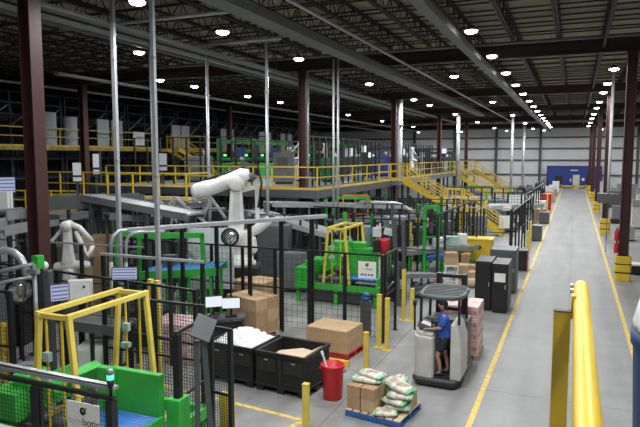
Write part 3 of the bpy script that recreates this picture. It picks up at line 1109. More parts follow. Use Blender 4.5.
# left hood, with rounded front
hd = MB()
hd.prism([(-0.52, 0.28), (-0.48, 0.14), (-0.38, 0.05), (-0.09, 0.03), (-0.05, 0.10), (-0.05, 1.1), (-0.52, 1.1)], 0.19, 1.10)
hd.prism([(-0.50, 0.34), (-0.45, 0.2), (-0.35, 0.12), (-0.10, 0.10), (-0.07, 0.16), (-0.07, 1.1), (-0.50, 1.1)], 1.10, 1.18)
hd.build('hood', 'silver', t, 0.025)
sp = MB()
sp.prism([(0.30, 0.19), (0.53, 0.19), (0.53, 1.02), (0.45, 1.3), (0.38, 1.42), (0.30, 1.42)], 0.10, 1.0, 'y')
sp.build('side_panel', 'silver', t, 0.03)
MB().b2((-0.04, 0.1, 0.192), (0.29, 0.97, 0.212)).build('operator_floor', 'rubber', t)
MB().b2((-0.5, 1.11, 0.195), (0.5, 1.7, 1.25)).build('battery_box', 'darkgrey', t, 0.015)
MB().b2((-0.04, 0.99, 0.215), (0.29, 1.04, 1.2)).build('back_rest', 'black', t, 0.015)
dash = MB()
dash.box((-0.24, 0.45, 1.25), (0.42, 0.45, 0.1), Matrix.Rotation(0.25, 3, 'Y'))
dash.build('dashboard', 'darkgrey', t, 0.01)
MB().box((-0.24, 0.36, 1.315), (0.26, 0.22, 0.012), Matrix.Rotation(0.25, 3, 'Y')).build('clipboard', 'film', t)
MB().lathe((-0.12, 0.5, 1.32), [(0.0, 0.0), (0.10, 0.0), (0.11, 0.02), (0.1, 0.03), (0.0, 0.04)], 16).build('steer_wheel', 'black', t)
MB().tube([(-0.14, 0.25, 1.2), (-0.12, 0.24, 1.38)], 0.02, 8).sph((-0.12, 0.24, 1.4), 0.04, 10).build('control_handle', 'black', t)
for x, y in ((-0.42, 0.40), (0.44, 0.36), (-0.42, 1.36), (0.44, 1.36)):
    zb = 1.18 if x < 0 else 1.36
    if y > 1:
        zb = 1.24
    MB().bar((x, y, zb), (x * 0.97, y + (0.02 if y < 1 else -0.02), 1.94), 0.065, 0.05).build('guard_post', 'black', t)
gd = MB()
ring = []
for k in range(33):
    a = 2 * PI * k / 32
    ca, sa = math.cos(a), math.sin(a)
    ring.append((0.02 + 0.47 * math.copysign(abs(ca) ** 0.55, ca), 0.86 + 0.64 * math.copysign(abs(sa) ** 0.55, sa), 1.95))
gd.tube(ring, 0.05, 10)
gd.build('overhead_guard', 'slate', t)
for k in range(7):
    y = 0.36 + k * 0.155
    MB().bar((-0.44, y, 1.96), (0.46, y + 0.06, 1.96), 0.06, 0.035).build('guard_bar', 'slate', t)
for x in (-0.3, 0.3):
    MB().b2((x - 0.06, 1.72, 0.05), (x + 0.06, 1.9, 2.2)).build('mast_rail', 'black', t)
for zz in (1.3, 2.1):
    MB().b2((-0.24, 1.76, zz), (0.24, 1.84, zz + 0.08)).build('mast_crossbar', 'black', t)
for x in (-0.27, 0.27):
    MB().b2((x - 0.05, 1.9, 0.05), (x + 0.05, 2.98, 0.09)).build('fork', 'darkgrey', t)
for x in (-0.42, 0.42):
    MB().lathe((x, 0.28, 0.10), [(0.0, -0.05), (0.095, -0.05), (0.1, -0.03), (0.1, 0.03), (0.095, 0.05), (0.0, 0.05)], 18, 'x').build('wheel', 'rubber', t)
MB().tube([(-0.53, 0.32, 1.15), (-0.53, 0.3, 1.5), (-0.53, 0.3, 1.72)], 0.025, 8).build('beacon_stalk', 'black', t)
MB().lathe((-0.53, 0.3, 1.72), [(0.0, 0.0), (0.045, 0.0), (0.045, 0.11), (0.0, 0.12)], 12).build('beacon', 'black', t)
# load
pallet('wooden pallet on the forks behind the stand-up forklift', -2.56, 15.2, PI / 2, 'wood', 1.05, 1.1)
for iz in range(4):
    for ix in range(3):
        for iy in range(2):
            c = thing('drink_case', 'pink wrapped case, layer %d, %s row, %s column of the forklift load' % (iz + 1, ('front', 'rear')[iy], ('left', 'middle', 'right')[ix]), 'case',
                      (-2.56 + (ix - 1) * 0.355, 15.2 + (iy - 0.5) * 0.5, 0.142 + iz * 0.30), 0, 'wrapped cases on the forklift')
            MB().b2((-0.175, -0.245, 0), (0.175, 0.245, 0.296)).build('wrap', 'pink', c, 0.02)
            MB().b2((-0.178, -0.2, 0.1), (0.178, 0.2, 0.2)).b2((-0.12, -0.248, 0.1), (0.12, 0.248, 0.2)).build('print_band', 'pinkred', c)


# ------------------------------------------------------------------ the operator
def skin(name, chain, m, parent, sub=2, root=0):
    """chain: list of (key, parent key, (x, y, z), radius)"""
    keys = {k: i for i, (k, _, _, _) in enumerate(chain)}
    me = bpy.data.meshes.new(name)
    me.from_pydata([c[2] for c in chain], [(keys[c[1]], i) for i, c in enumerate(chain) if c[1]], [])
    ob = bpy.data.objects.new(name, me)
    COL.objects.link(ob)
    md = ob.modifiers.new('skin', 'SKIN')
    md.use_smooth_shade = True
    md.branch_smoothing = 0.6
    for i, c in enumerate(chain):
        sv = me.skin_vertices[0].data[i]
        r = c[3]
        sv.radius = r if isinstance(r, tuple) else (r, r)
        sv.use_root = (i == root)
    sd = ob.modifiers.new('sub', 'SUBSURF')
    sd.levels = sd.render_levels = sub
    # freeze
    dg = bpy.context.evaluated_depsgraph_get()
    nm = bpy.data.meshes.new_from_object(ob.evaluated_get(dg))
    bpy.data.objects.remove(ob)
    nm.name = name
    nm.materials.clear()
    nm.materials.append(M[m])
    nm.polygons.foreach_set('use_smooth', [True] * len(nm.polygons))
    ob = bpy.data.objects.new(name, nm)
    COL.objects.link(ob)
    ob.parent = parent
    return ob


PZ = 0.212
pt = thing('person', 'person in blue shirt and black shorts standing at the controls of the forklift', 'person', (TX + 0.14, TY + 0.36, PZ), PI + 0.25)
# local: +x is where the person faces, z up; 1.74 m tall, right hand side is -y
body = [('pelvis', None, (0, 0, 0.93), (0.115, 0.15)), ('waist', 'pelvis', (0.01, 0, 1.08), (0.10, 0.13)), ('chest', 'waist', (0.03, 0, 1.28), (0.115, 0.155)),
        ('upper', 'chest', (0.03, 0, 1.42), (0.09, 0.11)), ('neck', 'upper', (0.045, 0, 1.50), 0.052), ('jaw', 'neck', (0.075, 0, 1.56), 0.068), ('skull', 'jaw', (0.065, 0, 1.635), (0.098, 0.08)), ('crown', 'skull', (0.06, 0, 1.69), (0.075, 0.065)),
        ('nose', 'jaw', (0.165, 0, 1.605), 0.014)]
for s, nm in ((1, 'l'), (-1, 'r')):
    body += [('sh' + nm, 'upper', (0.03, s * 0.17, 1.40), 0.055),
             ('el' + nm, 'sh' + nm, (0.10, s * 0.235, 1.15), 0.043), ('wr' + nm, 'el' + nm, (0.33, s * 0.17, 1.10), 0.03), ('pa' + nm, 'wr' + nm, (0.41, s * 0.16, 1.10), (0.022, 0.036))]
    for fi, (dy, ln) in enumerate(((-0.03, 0.075), (-0.01, 0.09), (0.01, 0.085), (0.03, 0.068))):
        body += [('f%d' % fi + nm, 'pa' + nm, (0.445, s * 0.16 + dy, 1.102), 0.0105), ('g%d' % fi + nm, 'f%d' % fi + nm, (0.445 + ln * 0.55, s * 0.16 + dy, 1.085), 0.0095), ('h%d' % fi + nm, 'g%d' % fi + nm, (0.44 + ln * 0.6, s * 0.16 + dy, 1.05), 0.0085)]
    body += [('t1' + nm, 'wr' + nm, (0.385, s * 0.16 - s * 0.055, 1.095), 0.012), ('t2' + nm, 't1' + nm, (0.425, s * 0.16 - s * 0.068, 1.08), 0.0105)]
    fx = 0.12 if s > 0 else -0.06
    body += [('hip' + nm, 'pelvis', (0, s * 0.095, 0.86), 0.088), ('kn' + nm, 'hip' + nm, (0.06 + fx, s * 0.10, 0.47), 0.058), ('cf' + nm, 'kn' + nm, (0.01 + fx, s * 0.10, 0.32), 0.054), ('an' + nm, 'cf' + nm, (-0.02 + fx, s * 0.10, 0.085), 0.037), ('to' + nm, 'an' + nm, (0.11 + fx, s * 0.11, 0.04), 0.035)]
pt.scale = (0.96, 0.96, 0.96)
skin('body', body, 'skin', pt)
shirt = [('hem', None, (0.0, 0, 0.86), (0.20, 0.20)), ('waist', 'hem', (0.005, 0, 0.93), (0.185, 0.19)), ('w2', 'waist', (0.015, 0, 1.10), (0.17, 0.18)), ('chest', 'w2', (0.03, 0, 1.28), (0.175, 0.19)), ('upper', 'chest', (0.03, 0, 1.41), (0.14, 0.14)), ('coll', 'upper', (0.04, 0, 1.465), 0.065)]
for s, nm in ((1, 'l'), (-1, 'r')):
    shirt += [('sh' + nm, 'upper', (0.03, s * 0.185, 1.39), 0.115), ('sl' + nm, 'sh' + nm, (0.075, s * 0.215, 1.26), 0.088), ('s2' + nm, 'sl' + nm, (0.10, s * 0.232, 1.15), 0.078)]
skin('shirt', shirt, 'shirt', pt)
sh = [('pelvis', None, (0, 0, 0.98), (0.165, 0.175)), ('p2', 'pelvis', (0, 0, 0.9), (0.16, 0.175))]
for s, nm in ((1, 'l'), (-1, 'r')):
    fx = 0.12 if s > 0 else -0.06
    sh += [('hip' + nm, 'p2', (0, s * 0.095, 0.82), 0.112), ('lg' + nm, 'hip' + nm, (0.05 + fx * 0.85, s * 0.10, 0.54), 0.093)]
skin('shorts', sh, 'shorts', pt)
hr = MB().sph((0.05, 0, 1.665), 0.098, 16, (1.05, 0.86, 0.86))
hr.sph((0.015, 0, 1.61), 0.085, 14, (0.8, 0.95, 1.05))
hr.build('hair', 'hair', pt)
for s in (1, -1):
    fx = 0.12 if s > 0 else -0.06
    MB().sph((0.04 + fx, s * 0.105, 0.045), 0.1, 14, (1.45, 0.5, 0.46)).build('shoe', 'shoe', pt)
    MB().sph((0.145, s * 0.032, 1.632), 0.012, 8).build('eye', 'film', pt)
    MB().sph((0.06, s * 0.087, 1.61), 0.03, 8, (0.7, 0.4, 1.1)).build('ear', 'skin', pt)
#PART3

# ================================================================== palletizing cells
def make_cell(label, x, y, near=False):
    t = thing('palletizing_machine', label, 'machine', (x, y, 0), 0, 'green palletizing machines')
    b = MB()
    for yy in (-0.95, 0.95):
        b.bar((-1.5, yy, 0.6), (1.5, yy, 0.6), 0.12, 0.2)
    for xx in (-1.45, 0, 1.45):
        b.bar((xx, -0.95, 0.6), (xx, 0.95, 0.6), 0.12, 0.2)
    b.build('base_frame', 'green', t, 0.01)
    for xx in (-1.4, 0.0, 1.4):
        for yy in (-0.9, 0.9):
            MB().b2((xx - 0.06, yy - 0.06, 0.02), (xx + 0.06, yy + 0.06, 0.52)).b2((xx - 0.1, yy - 0.1, 0), (xx + 0.1, yy + 0.1, 0.02)).build('leg', 'green', t)
    MB().b2((0.42, -0.2, 0.7), (1.4, -0.08, 1.62)).build('side_panel', 'green', t, 0.01)
    if near:
        MB().b2((1.44, -0.1, 0.2), (1.68, 0.2, 1.22)).build('corner_box', 'green', t, 0.015)
    else:
        MB().b2((1.28, -0.08, 0.7), (1.4, 0.9, 1.62)).build('side_panel', 'green', t, 0.01)
    MB().b2((0.30, -0.35, 0.7), (0.56, -0.21, 1.66)).build('end_block', 'green', t, 0.015)
    lb = MB()
    lb.b2((-1.55, -0.85, 0.7), (-0.95, -0.1, 1.18)).b2((-1.3, -0.6, 1.18), (-0.95, -0.1, 1.4))
    if not near:
        lb.b2((-1.5, 0.0, 0.7), (-0.85, 0.9, 1.3))
    lb.build('stepped_housing', 'green', t, 0.02)
    if not near:
        MB().b2((-0.9, 0.45, 0.7), (1.2, 0.95, 1.75)).build('rear_housing', 'green', t, 0.02)
        MB().b2((-0.7, 0.5, 1.75), (0.5, 0.9, 1.95)).build('top_cover', 'green', t, 0.02)
    for (cx, cy, cz, a, w) in ((-0.42, -0.45, 1.32, -0.5, 0.30), (-0.02, -0.3, 1.42, 0.45, 0.16)):
        MB().box((cx, cy, cz), (w, 0.5, 0.42), Matrix.Rotation(a, 3, 'Y')).build('chute_plate', 'green', t, 0.01)
    rl = MB()
    for k in range(9):
        yy = -0.88 + k * 0.078
        rl.tube([(0.25, yy, 0.93), (1.42, yy, 0.93)], 0.036, 10)
    rl.build('roller_deck', 'bluecyl', t)
    for xx in (0.2, 1.42):
        MB().b2((xx, -0.93, 0.7), (xx + 0.05, -0.2, 0.98)).build('roller_side', 'green', t)
    for (cx, cy, cz) in ((-0.1, -0.7, 0.82), (-0.55, -0.7, 0.82), (-0.3, 0.2, 0.95)):
        MB().lathe((cx, cy, cz), [(0.0, -0.18), (0.1, -0.18), (0.11, 0.1), (0.06, 0.12), (0.06, 0.2), (0.0, 0.2)], 14, 'x').build('motor', 'darkgrey', t)
    MB().b2((-0.75, -0.85, 0.7), (0.18, 0.4, 0.74)).build('drip_tray', 'darkgrey', t)
    MB().b2((-1.0, -0.7, 0.03), (1.0, 0.7, 0.42)).build('drive_unit', 'darkgrey', t, 0.02)
    # yellow gantry
    zt, zb = 2.60, 0.72
    for sx in (-1, 1):
        for yy in (-0.88, 0.88):
            MB().bar((sx * 0.30, yy, zt), (sx * 0.47, yy, zb), 0.09, 0.07).build('gantry_leg', 'paleyellow', t, 0.006)
        MB().bar((sx * 0.30, -0.93, zt), (sx * 0.30, 0.93, zt), 0.08, 0.08).build('gantry_beam', 'paleyellow', t, 0.006)
        MB().bar((sx * 0.45, -0.88, 0.86), (sx * 0.45, 0.88, 0.86), 0.05).build('lower_rail', 'paleyellow', t)
    for yy in (-0.88, 0.88):
        MB().bar((-0.30, yy, zt - 0.02), (0.30, yy, zt - 0.02), 0.07, 0.08).build('gantry_crossbar', 'paleyellow', t, 0.006)
        for xx in (-0.16, 0.15):
            MB().bar((xx, yy, zt), (xx, yy, zb), 0.03).build('sensor_post', 'yellow', t)
        MB().box((-0.12, yy - 0.04, 1.95), (0.12, 0.08, 0.14)).build('sensor_box', 'palegreen', t)
        MB().box((-0.14, yy - 0.04, 1.62), (0.16, 0.1, 0.09)).build('sensor_box', 'palegreen', t)
    return t


cell = make_cell('green palletizing machine with yellow gantry frame at the lower left corner', -7.2, 7.52, True)
make_cell('green palletizing machine with yellow gantry in the middle, behind the white fence sign', -7.28, 19.5)

# fences round the cells
f1 = fence('black mesh fence with cable tray at the lower left corner, carrying the white sign', (-9.65, 5.3), (-4.90, 5.3), 2.16, 1.17, 0.1, pitch=0.055)
MB().b2((0, 0.02, 2.26), (4.76, 0.12, 2.30)).build('cable_tray', 'grey', f1)
for k in range(7):
    MB().tube([(0.02, 0.035 + k * 0.012, 2.312), (2.3, 0.04 + k * 0.01, 2.318 + 0.01 * (k % 2)), (4.66, 0.035 + k * 0.012, 2.312)], 0.008, 6).build('cable', 'lightgrey' if k % 2 else 'black', f1)
fence('black fence side wall returning beside the leaning grey console', (-5.62, 7.55), (-5.72, 8.6), 2.24, 1.05, 0.11, pitch=0.16)
fence('narrow black mesh gate between the leaning grey console and the yellow bollards', (-5.35, 8.05), (-4.93, 8.0), 2.24, 0.6, 0.07, pitch=0.045, railmat='black')
fence('long black fence across the front of the middle palletizing cell', (-13.2, 15.2), (-4.62, 15.2), 2.34, 1.07, 0.07, pitch=0.16, wire=0.006)
fence('black fence along the right side of the middle palletizing cell', (-4.60, 15.4), (-4.62, 16.5), 2.34, 1.3, 0.07, pitch=0.2, wire=0.006)
fence('black mesh fence behind the lower left machine', (-13.6, 10.6), (-6.9, 9.9), 2.3, 1.12, 0.08, pitch=0.07)
fence('black fence with grey rail in front of the left white robot', (-16.6, 13.2), (-11.2, 13.6), 2.4, 1.1, 0.09, mesh=False, railmat='lightgrey')
fence('black fence at the far left edge beside the yellow bollards', (-13.2, 8.2), (-10.2, 8.35), 2.3, 1.0, 0.09, pitch=0.08)
fence('black fence rising behind the dark conveyors left of the central robot', (-13.4, 18.9), (-11.3, 17.9), 2.5, 0.6, 0.08, mesh=False)
fence('black fence behind the middle green machine', (-11.5, 23.8), (-4.9, 23.6), 2.4, 1.3, 0.07, mesh=False)
fence('black fence along the conveyors behind the yellow bollards', (-5.1, 24.5), (-4.9, 33), 2.6, 1.4, 0.08, mesh=False)
fence('black fence beside the aisle behind the dark cabinets', (-2.5, 28.2), (-2.35, 40), 2.5, 1.7, 0.08, mesh=False)
fence('black fence beside the aisle farther on with white boards', (-2.9, 41), (-2.6, 58), 2.5, 2.4, 0.09, mesh=False)
fence('farthest black fence beside the aisle toward the blue enclosure', (-3.2, 60), (-3.0, 80), 2.5, 3.2, 0.1, mesh=False)
fence('black fence crossing in front of the lower flight of the yellow stairs', (-9.4, 33.4), (-5.0, 33.2), 2.4, 1.1, 0.08, mesh=False)


# signs on fences
def brand_sign(label, c, w, h, rz=0.0, second=False):
    t = thing('fence_sign', label, 'sign', c, rz)
    MB().b2((-w / 2, -0.006, -h / 2), (w / 2, 0.006, h / 2)).build('panel', 'sign', t)
    e = MB()
    ez = h * (0.27 if not second else 0.30)
    er = h * 0.105
    e.lathe((0.0, -0.0075, ez), [(er, -0.001), (er, 0.001), (er * 0.62, 0.001), (er * 0.62, -0.001), (er, -0.001)], 24, 'y')
    e.build('emblem_ring', 'inkblack', t)
    MB().lathe((0.0, -0.0078, ez), [(0.0, -0.001), (er * 0.5, -0.001), (er * 0.5, 0.001), (0.0, 0.001)], 16, 'y').box((er * 0.9, -0.0078, ez + er * 0.75), (er * 0.8, 0.002, er * 0.45), Matrix.Rotation(-0.6, 3, 'Y')).build('emblem_leaf', 'leaf', t)
    if not second:
        lettering('sym', h * 0.30, 'inkpale', t, (-w * 0.035, -0.008, -h * 0.12), 0, 'RIGHT')
        lettering('botic', h * 0.30, 'inkblack', t, (-w * 0.03, -0.008, -h * 0.12), 0, 'LEFT')
    else:
        lettering('sym', h * 0.20, 'inkpale', t, (-w * 0.04, -0.008, 0.0), 0, 'RIGHT')
        lettering('botic', h * 0.20, 'inkblack', t, (-w * 0.03, -0.008, 0.0), 0, 'LEFT')
        k = MB()
        for i, (a, b) in enumerate(((-0.36, -0.2), (-0.16, -0.02), (0.04, 0.16), (0.2, 0.36))):
            k.b2((a * w, -0.008, -h * 0.34), (b * w, -0.0065, -h * 0.22))
        k.build('text_line', 'inkpurple', t)
    return t


brand_sign('white sign with brown emblem on the fence at the lower left corner', (-5.27, 5.235, 1.87), 0.50, 0.44)
c = AtY(367, 270, 15.13)
brand_sign('white sign on the black fence in front of the middle green machine', (c.x, c.y, c.z), 0.50, 0.46, 0, True)

# stack light on the corner of the fence
t = thing('stack_light', 'small signal lamp glowing green on the corner post of the lower left fence', 'signal lamp', (-4.90, 5.3, 2.21))
MB().lathe((0, 0, 0), [(0.0, 0), (0.02, 0), (0.02, 0.1), (0.036, 0.11), (0.04, 0.2), (0.0, 0.2)], 16).build('stem', 'black', t)
MB().lathe((0, 0, 0.2), [(0.0, 0), (0.04, 0), (0.04, 0.055), (0.0, 0.055)], 16).build('green_lens', 'greenlamp', t, label='glowing green lens')
MB().lathe((0, 0, 0.255), [(0.0, 0), (0.038, 0), (0.038, 0.05), (0.03, 0.07), (0.0, 0.075)], 16).build('cap', 'grey', t)

# leaning console
c = AtD(202, 330, 8.7)
bx, by = c.x, c.y
t = thing('operator_console', 'dark grey console on two leaning posts with a tilted panel, beside the black gate', 'console', (bx, by, 0), YAW + 0.2)
MB().bar((-0.10, 0, 0.0), (-0.075, 0, 2.35), 0.10, 0.08).build('post', 'slate', t, 0.006)
MB().bar((0.16, 0, 0.0), (0.02, 0, 2.35), 0.11, 0.08).build('post', 'slate', t, 0.006)
MB().box((0.02, 0.0, 2.52), (0.30, 0.06, 0.36), Matrix.Rotation(0.45, 3, 'Y') @ Matrix.Rotation(-0.6, 3, 'X')).build('panel', 'darkgrey', t, 0.01)
MB().b2((-0.25, -0.2, 0), (0.28, 0.2, 0.02)).build('base_plate', 'slate', t)

# bollards
for lab, px, py, h in (('yellow bollard standing alone between the red pallet and the sack pallet', 366, 370, 0.90),
                       ('short yellow bollard in front of the black bulk bins', 306, 432, 0.9),
                       ('left tall yellow bollard of the pair at the cell corner right of the white sign', 379, 347, 1.40),
                       ('right tall yellow bollard of the pair at the cell corner right of the white sign', 387, 350, 1.36),
                       ('tallest yellow bollard with a black stripe behind the corner pair', 403.5, 320, 1.55),
                       ('lower yellow bollard just right of the tallest one', 412, 321, 1.0)):
    q = G(px, py)
    bollard(lab, q.x, q.y, h)
q = G(223.5, 393, 1.05)
bollard('left yellow bollard of the twin pair at the foot of the black gate', q.x, q.y, 1.05)
q = G(229.5, 393, 1.05)
bollard('right yellow bollard of the twin pair at the foot of the black gate', q.x + 0.02, q.y, 1.05)
q = G(4, 324, 1.6)
bollard('left yellow bollard of the pair at the left edge of the picture', q.x - 0.05, q.y, 1.6)
bollard('right yellow bollard of the pair at the left edge of the picture', q.x + 0.12, q.y + 0.05, 1.58)
q = AtD(151, 300, 13)
bollard('left yellow post of the tall pair beside the channel post, behind the near gantry', q.x, q.y, 2.35, 0.1)
q = AtD(154.5, 300, 13)
bollard('right yellow post of the tall pair beside the channel post, behind the near gantry', q.x + 0.08, q.y, 2.33, 0.1)
for lab, px, py, h in (('yellow bollard beside the aisle fence, right of the dark cabinets', 527, 262, 1.5), ('yellow bollard at the aisle by the black bin', 530, 249, 1.5),
                       ('yellow post by the aisle fence far behind the black bins', 541, 222, 1.6), ('yellow post between the green tower and the bollards', 411, 268, 1.5),
                       ('thin yellow post in the conveyor area behind the tallest bollard', 410, 262, 1.9), ('yellow post in front of the far aisle fence', 547, 212, 1.6),
                       ('yellow post left of the yellow tote box', 458, 262, 1.2)):
    q = G(px, py)
    bollard(lab, q.x, q.y, h)


# ================================================================== robots
def make_robot(label, loc, rz, ped=1.0, scale=1.0):
    t = thing('robot_arm', label, 'robot', loc, rz, 'white palletizing robots')
    MB().prism([(-0.62, -0.55), (0.62, -0.55), (0.62, 0.55), (-0.62, 0.55)], 0, ped).build('pedestal', 'black', t, 0.03)
    MB().b2((-0.3, -0.58, ped * 0.3), (0.3, -0.552, ped * 0.7)).build('pedestal_cover', 'darkgrey', t)
    z = ped
    MB().lathe((0, 0, z), [(0.0, 0), (0.52, 0), (0.52, 0.12), (0.44, 0.18), (0.42, 0.42), (0.0, 0.42)], 28).build('base', 'white', t)
    tb = MB()
    tb.prism([(-0.55, 0.42), (0.5, 0.42), (0.52, 0.8), (0.38, 1.1), (-0.2, 1.15), (-0.5, 0.9)], -0.30, 0.30, 'y')
    tb2 = MB()
    tb2.v = [(a, b, c + z) for a, b, c in tb.v]
    tb2.f, tb2.sm = tb.f, tb.sm
    tb2.build('turret', 'white', t, 0.06)
    # shoulder gear motors
    MB().lathe((0.12, 0, z + 1.0), [(0.0, -0.46), (0.20, -0.46), (0.25, -0.40), (0.25, 0.40), (0.20, 0.46), (0.0, 0.46)], 22, 'y').build('shoulder', 'white', t)
    # side motor leaning to the rear
    MB().tube([(-0.25, -0.1, z + 1.05), (-0.55, -0.1, z + 1.18), (-0.85, -0.1, z + 1.42), (-1.0, -0.1, z + 1.52)], [0.15, 0.17, 0.17, 0.13], 14).build('balancer', 'white', t)
    MB().tube([(-1.0, -0.1, z + 1.52), (-1.14, -0.1, z + 1.62)], 0.15, 12).build('motor', 'darkgrey', t)
    # upper arm
    ua = MB()
    ua.prism([(-0.12, z + 0.95), (0.40, z + 0.95), (0.36, z + 1.6), (0.28, z + 2.62), (0.1, z + 2.82), (-0.06, z + 2.72), (-0.12, z + 1.6)], -0.16, 0.16, 'y')
    ua.build('upper_arm', 'white', t, 0.05)
    for yy in (-0.175, 0.165):
        MB().b2((-0.02, yy, z + 1.35), (0.20, yy + 0.01, z + 2.4)).build('arm_cover', 'offwhite', t)
    for zz, rr2 in ((1.0, 0.13), (2.72, 0.12)):
        MB().lathe((0.1, -0.47 if zz < 2 else -0.31, z + zz), [(0, -0.02), (rr2, -0.02), (rr2, 0.02), (0, 0.02)], 18, 'y').build('joint_cap', 'darkgrey', t)
    # parallel rod
    MB().bar((-0.56, -0.22, z + 1.15), (-0.54, -0.22, z + 2.6), 0.12, 0.13).build('link_rod', 'white', t, 0.02)
    MB().bar((-0.6, -0.22, z + 2.6), (0.12, -0.22, z + 2.42), 0.11, 0.15).build('link_bar', 'white', t, 0.02)
    # elbow and forearm
    MB().lathe((0.08, 0, z + 2.72), [(0.0, -0.30), (0.22, -0.30), (0.27, -0.24), (0.27, 0.24), (0.22, 0.30), (0.0, 0.30)], 22, 'y').build('elbow', 'white', t)
    MB().tube([(-0.34, 0, z + 2.95), (-0.1, 0, z + 2.92), (0.3, 0, z + 2.80), (0.75, 0, z + 2.62), (1.1, 0, z + 2.52), (1.42, 0, z + 2.44), (1.56, 0, z + 2.40)], [0.22, 0.29, 0.24, 0.24, 0.28, 0.26, 0.16], 18).build('forearm', 'white', t)
    MB().lathe((-0.38, 0, z + 2.9), [(0.0, -0.2), (0.14, -0.2), (0.15, 0.2), (0.0, 0.2)], 14, 'y').build('elbow_motor', 'darkgrey', t)
    MB().tube([(1.2, -0.1, z + 2.78), (0.7, -0.1, z + 2.98), (0.2, -0.05, z + 3.12), (-0.3, -0.05, z + 3.32), (-0.6, -0.05, z + 3.3), (-0.72, -0.05, z + 2.7), (-0.6, 0, z + 1.9)], 0.035, 8).build('hose', 'black', t)
    MB().tube([(1.45, 0, z + 2.40), (1.45, 0, z + 2.1)], [0.12, 0.10], 14).build('wrist', 'white', t)
    MB().b2((1.2, -0.3, z + 1.98), (1.7, 0.3, z + 2.1)).build('gripper', 'darkgrey', t, 0.01)
    if scale != 1:
        t.scale = (scale,) * 3
    return t


c = AtD(241, 300, 20)
rb = make_robot('large white robot arm on a black pedestal in the centre left, reaching left', (c.x, c.y, 0), PI + YAW, 1.42)
c2 = AtD(318, 165, 42)

# left white robot, folded
def make_folded(label, loc, rz, group=None):
    t = thing('robot_arm', label, 'robot', loc, rz, group)
    MB().lathe((0, 0, 0), [(0.0, 0), (0.42, 0), (0.42, 0.6), (0.3, 0.7), (0.0, 0.7)], 22).build('pedestal', 'darkgrey', t)
    MB().lathe((0, 0, 0.7), [(0.0, 0), (0.30, 0), (0.22, 0.3), (0.18, 0.9), (0.0, 0.9)], 20).build('column', 'white', t)
    MB().tube([(0.65, 0, 1.62), (0.3, 0, 1.66), (-0.3, 0, 1.7), (-0.66, 0, 1.72)], [0.11, 0.14, 0.14, 0.1], 14).build('shoulder_bar', 'white', t)
    MB().prism([(-0.2, 1.6), (0.22, 1.6), (0.12, 2.3), (0.10, 2.95), (-0.10, 2.98), (-0.12, 2.3)], -0.13, 0.13, 'y').build('upper_arm', 'white', t, 0.04)
    MB().bar((0.05, -0.1, 2.95), (0.66, -0.1, 2.25), 0.09, 0.1).build('link_rod', 'white', t, 0.015)
    MB().tube([(-0.0, 0, 3.0), (-0.35, 0, 2.85), (-0.72, 0, 2.42)], [0.09, 0.09, 0.07], 12).build('forearm', 'white', t)
    MB().tube([(-0.25, 0.0, 2.75), (-0.45, 0, 2.2), (-0.6, 0, 1.95), (-0.75, 0, 2.35)], [0.07, 0.08, 0.08, 0.07], 12).build('lower_link', 'white', t)
    MB().lathe((0, 0, 2.92), [(0.0, -0.22), (0.15, -0.22), (0.15, 0.22), (0.0, 0.22)], 16, 'y').build('elbow', 'white', t)
    MB().bar((-0.68, 0, 1.95), (-0.68, 0, 1.68), 0.12).build('wrist', 'darkgrey', t)
    return t


c = AtD(69, 270, 18.3)
rl = make_folded('smaller folded white robot behind the burgundy column at left', (c.x, c.y, 0), PI + YAW + 0.1, 'folded white robots')

# convex mirrors
def mirror(label, c, r, rz):
    t = thing('convex_mirror', label, 'mirror', c, rz)
    MB().lathe((0, 0, 0), [(0.0, -0.10 * 1), (r * 0.4, -0.088), (r * 0.75, -0.055), (r * 0.96, 0.0), (0.0, 0.005)], 28, 'y').build('glass', 'mirror', t)
    MB().lathe((0, 0, 0), [(r * 0.95, -0.02), (r * 1.05, -0.02), (r * 1.05, 0.02), (r * 0.95, 0.02), (r * 0.95, -0.02)], 28, 'y').build('rim', 'black', t)
    MB().bar((0, 0.03, 0), (0, 0.03, -c[2] + 0.0), 0.05).build('pole', 'black', t)
    for k in (-0.5, 0.5):
        MB().bar((k * r, -0.04, r * 0.8), (k * r, -0.04, -r * 0.8), 0.02).build('wire', 'black', t)
    return t


c = AtD(230, 237, 16.6)
mirror('round mirror with dark rim in front of the large white robot', c, 0.24, YAW)
c = AtD(20, 291, 13)
mirror('round white mirror with black rim at the far left beside the dark posts', c, 0.29, YAW + 0.5)

# monitors and desks
c = AtD(59.5, 292.5, 12)
monitor('lit monitor leaning at left, left of the white control box', c, 0.36, 0.36, YAW + 0.55, -0.1, stand=c.z)
c = AtD(125, 273.5, 12)
monitor('wide lit monitor above the near gantry frame, on a black stand', c, 0.52, 0.26, YAW + 0.05, -0.12, stand=c.z)
c = AtD(231, 303, 15.3)
monitor('right lit monitor of the desk pair before the tall carton stack', c, 0.48, 0.29, YAW + 0.15, 0, 'screenwhite', stand=0.35, rows=False)
c2 = AtD(213.5, 301.5, 15.2)
monitor('left lit monitor of the desk pair, partly behind the tilted console panel', c2, 0.46, 0.30, YAW + 0.3, 0, 'screenwhite', stand=0.35, rows=False)
dz = c.z - 0.36
t = thing('workstation_desk', 'grey desk carrying the pair of lit monitors', 'desk', ((c.x + c2.x) / 2, (c.y + c2.y) / 2 + 0.15, 0), YAW + 0.2)
MB().b2((-0.5, -0.25, dz - 0.06), (0.5, 0.25, dz - 0.005)).build('desktop', 'darkgrey', t, 0.01)
for sx in (-1, 1):
    for sy in (-1, 1):
        MB().b2((sx * 0.45 - 0.03, sy * 0.2 - 0.03, 0), (sx * 0.45 + 0.03, sy * 0.2 + 0.03, dz - 0.06)).build('leg', 'darkgrey', t)
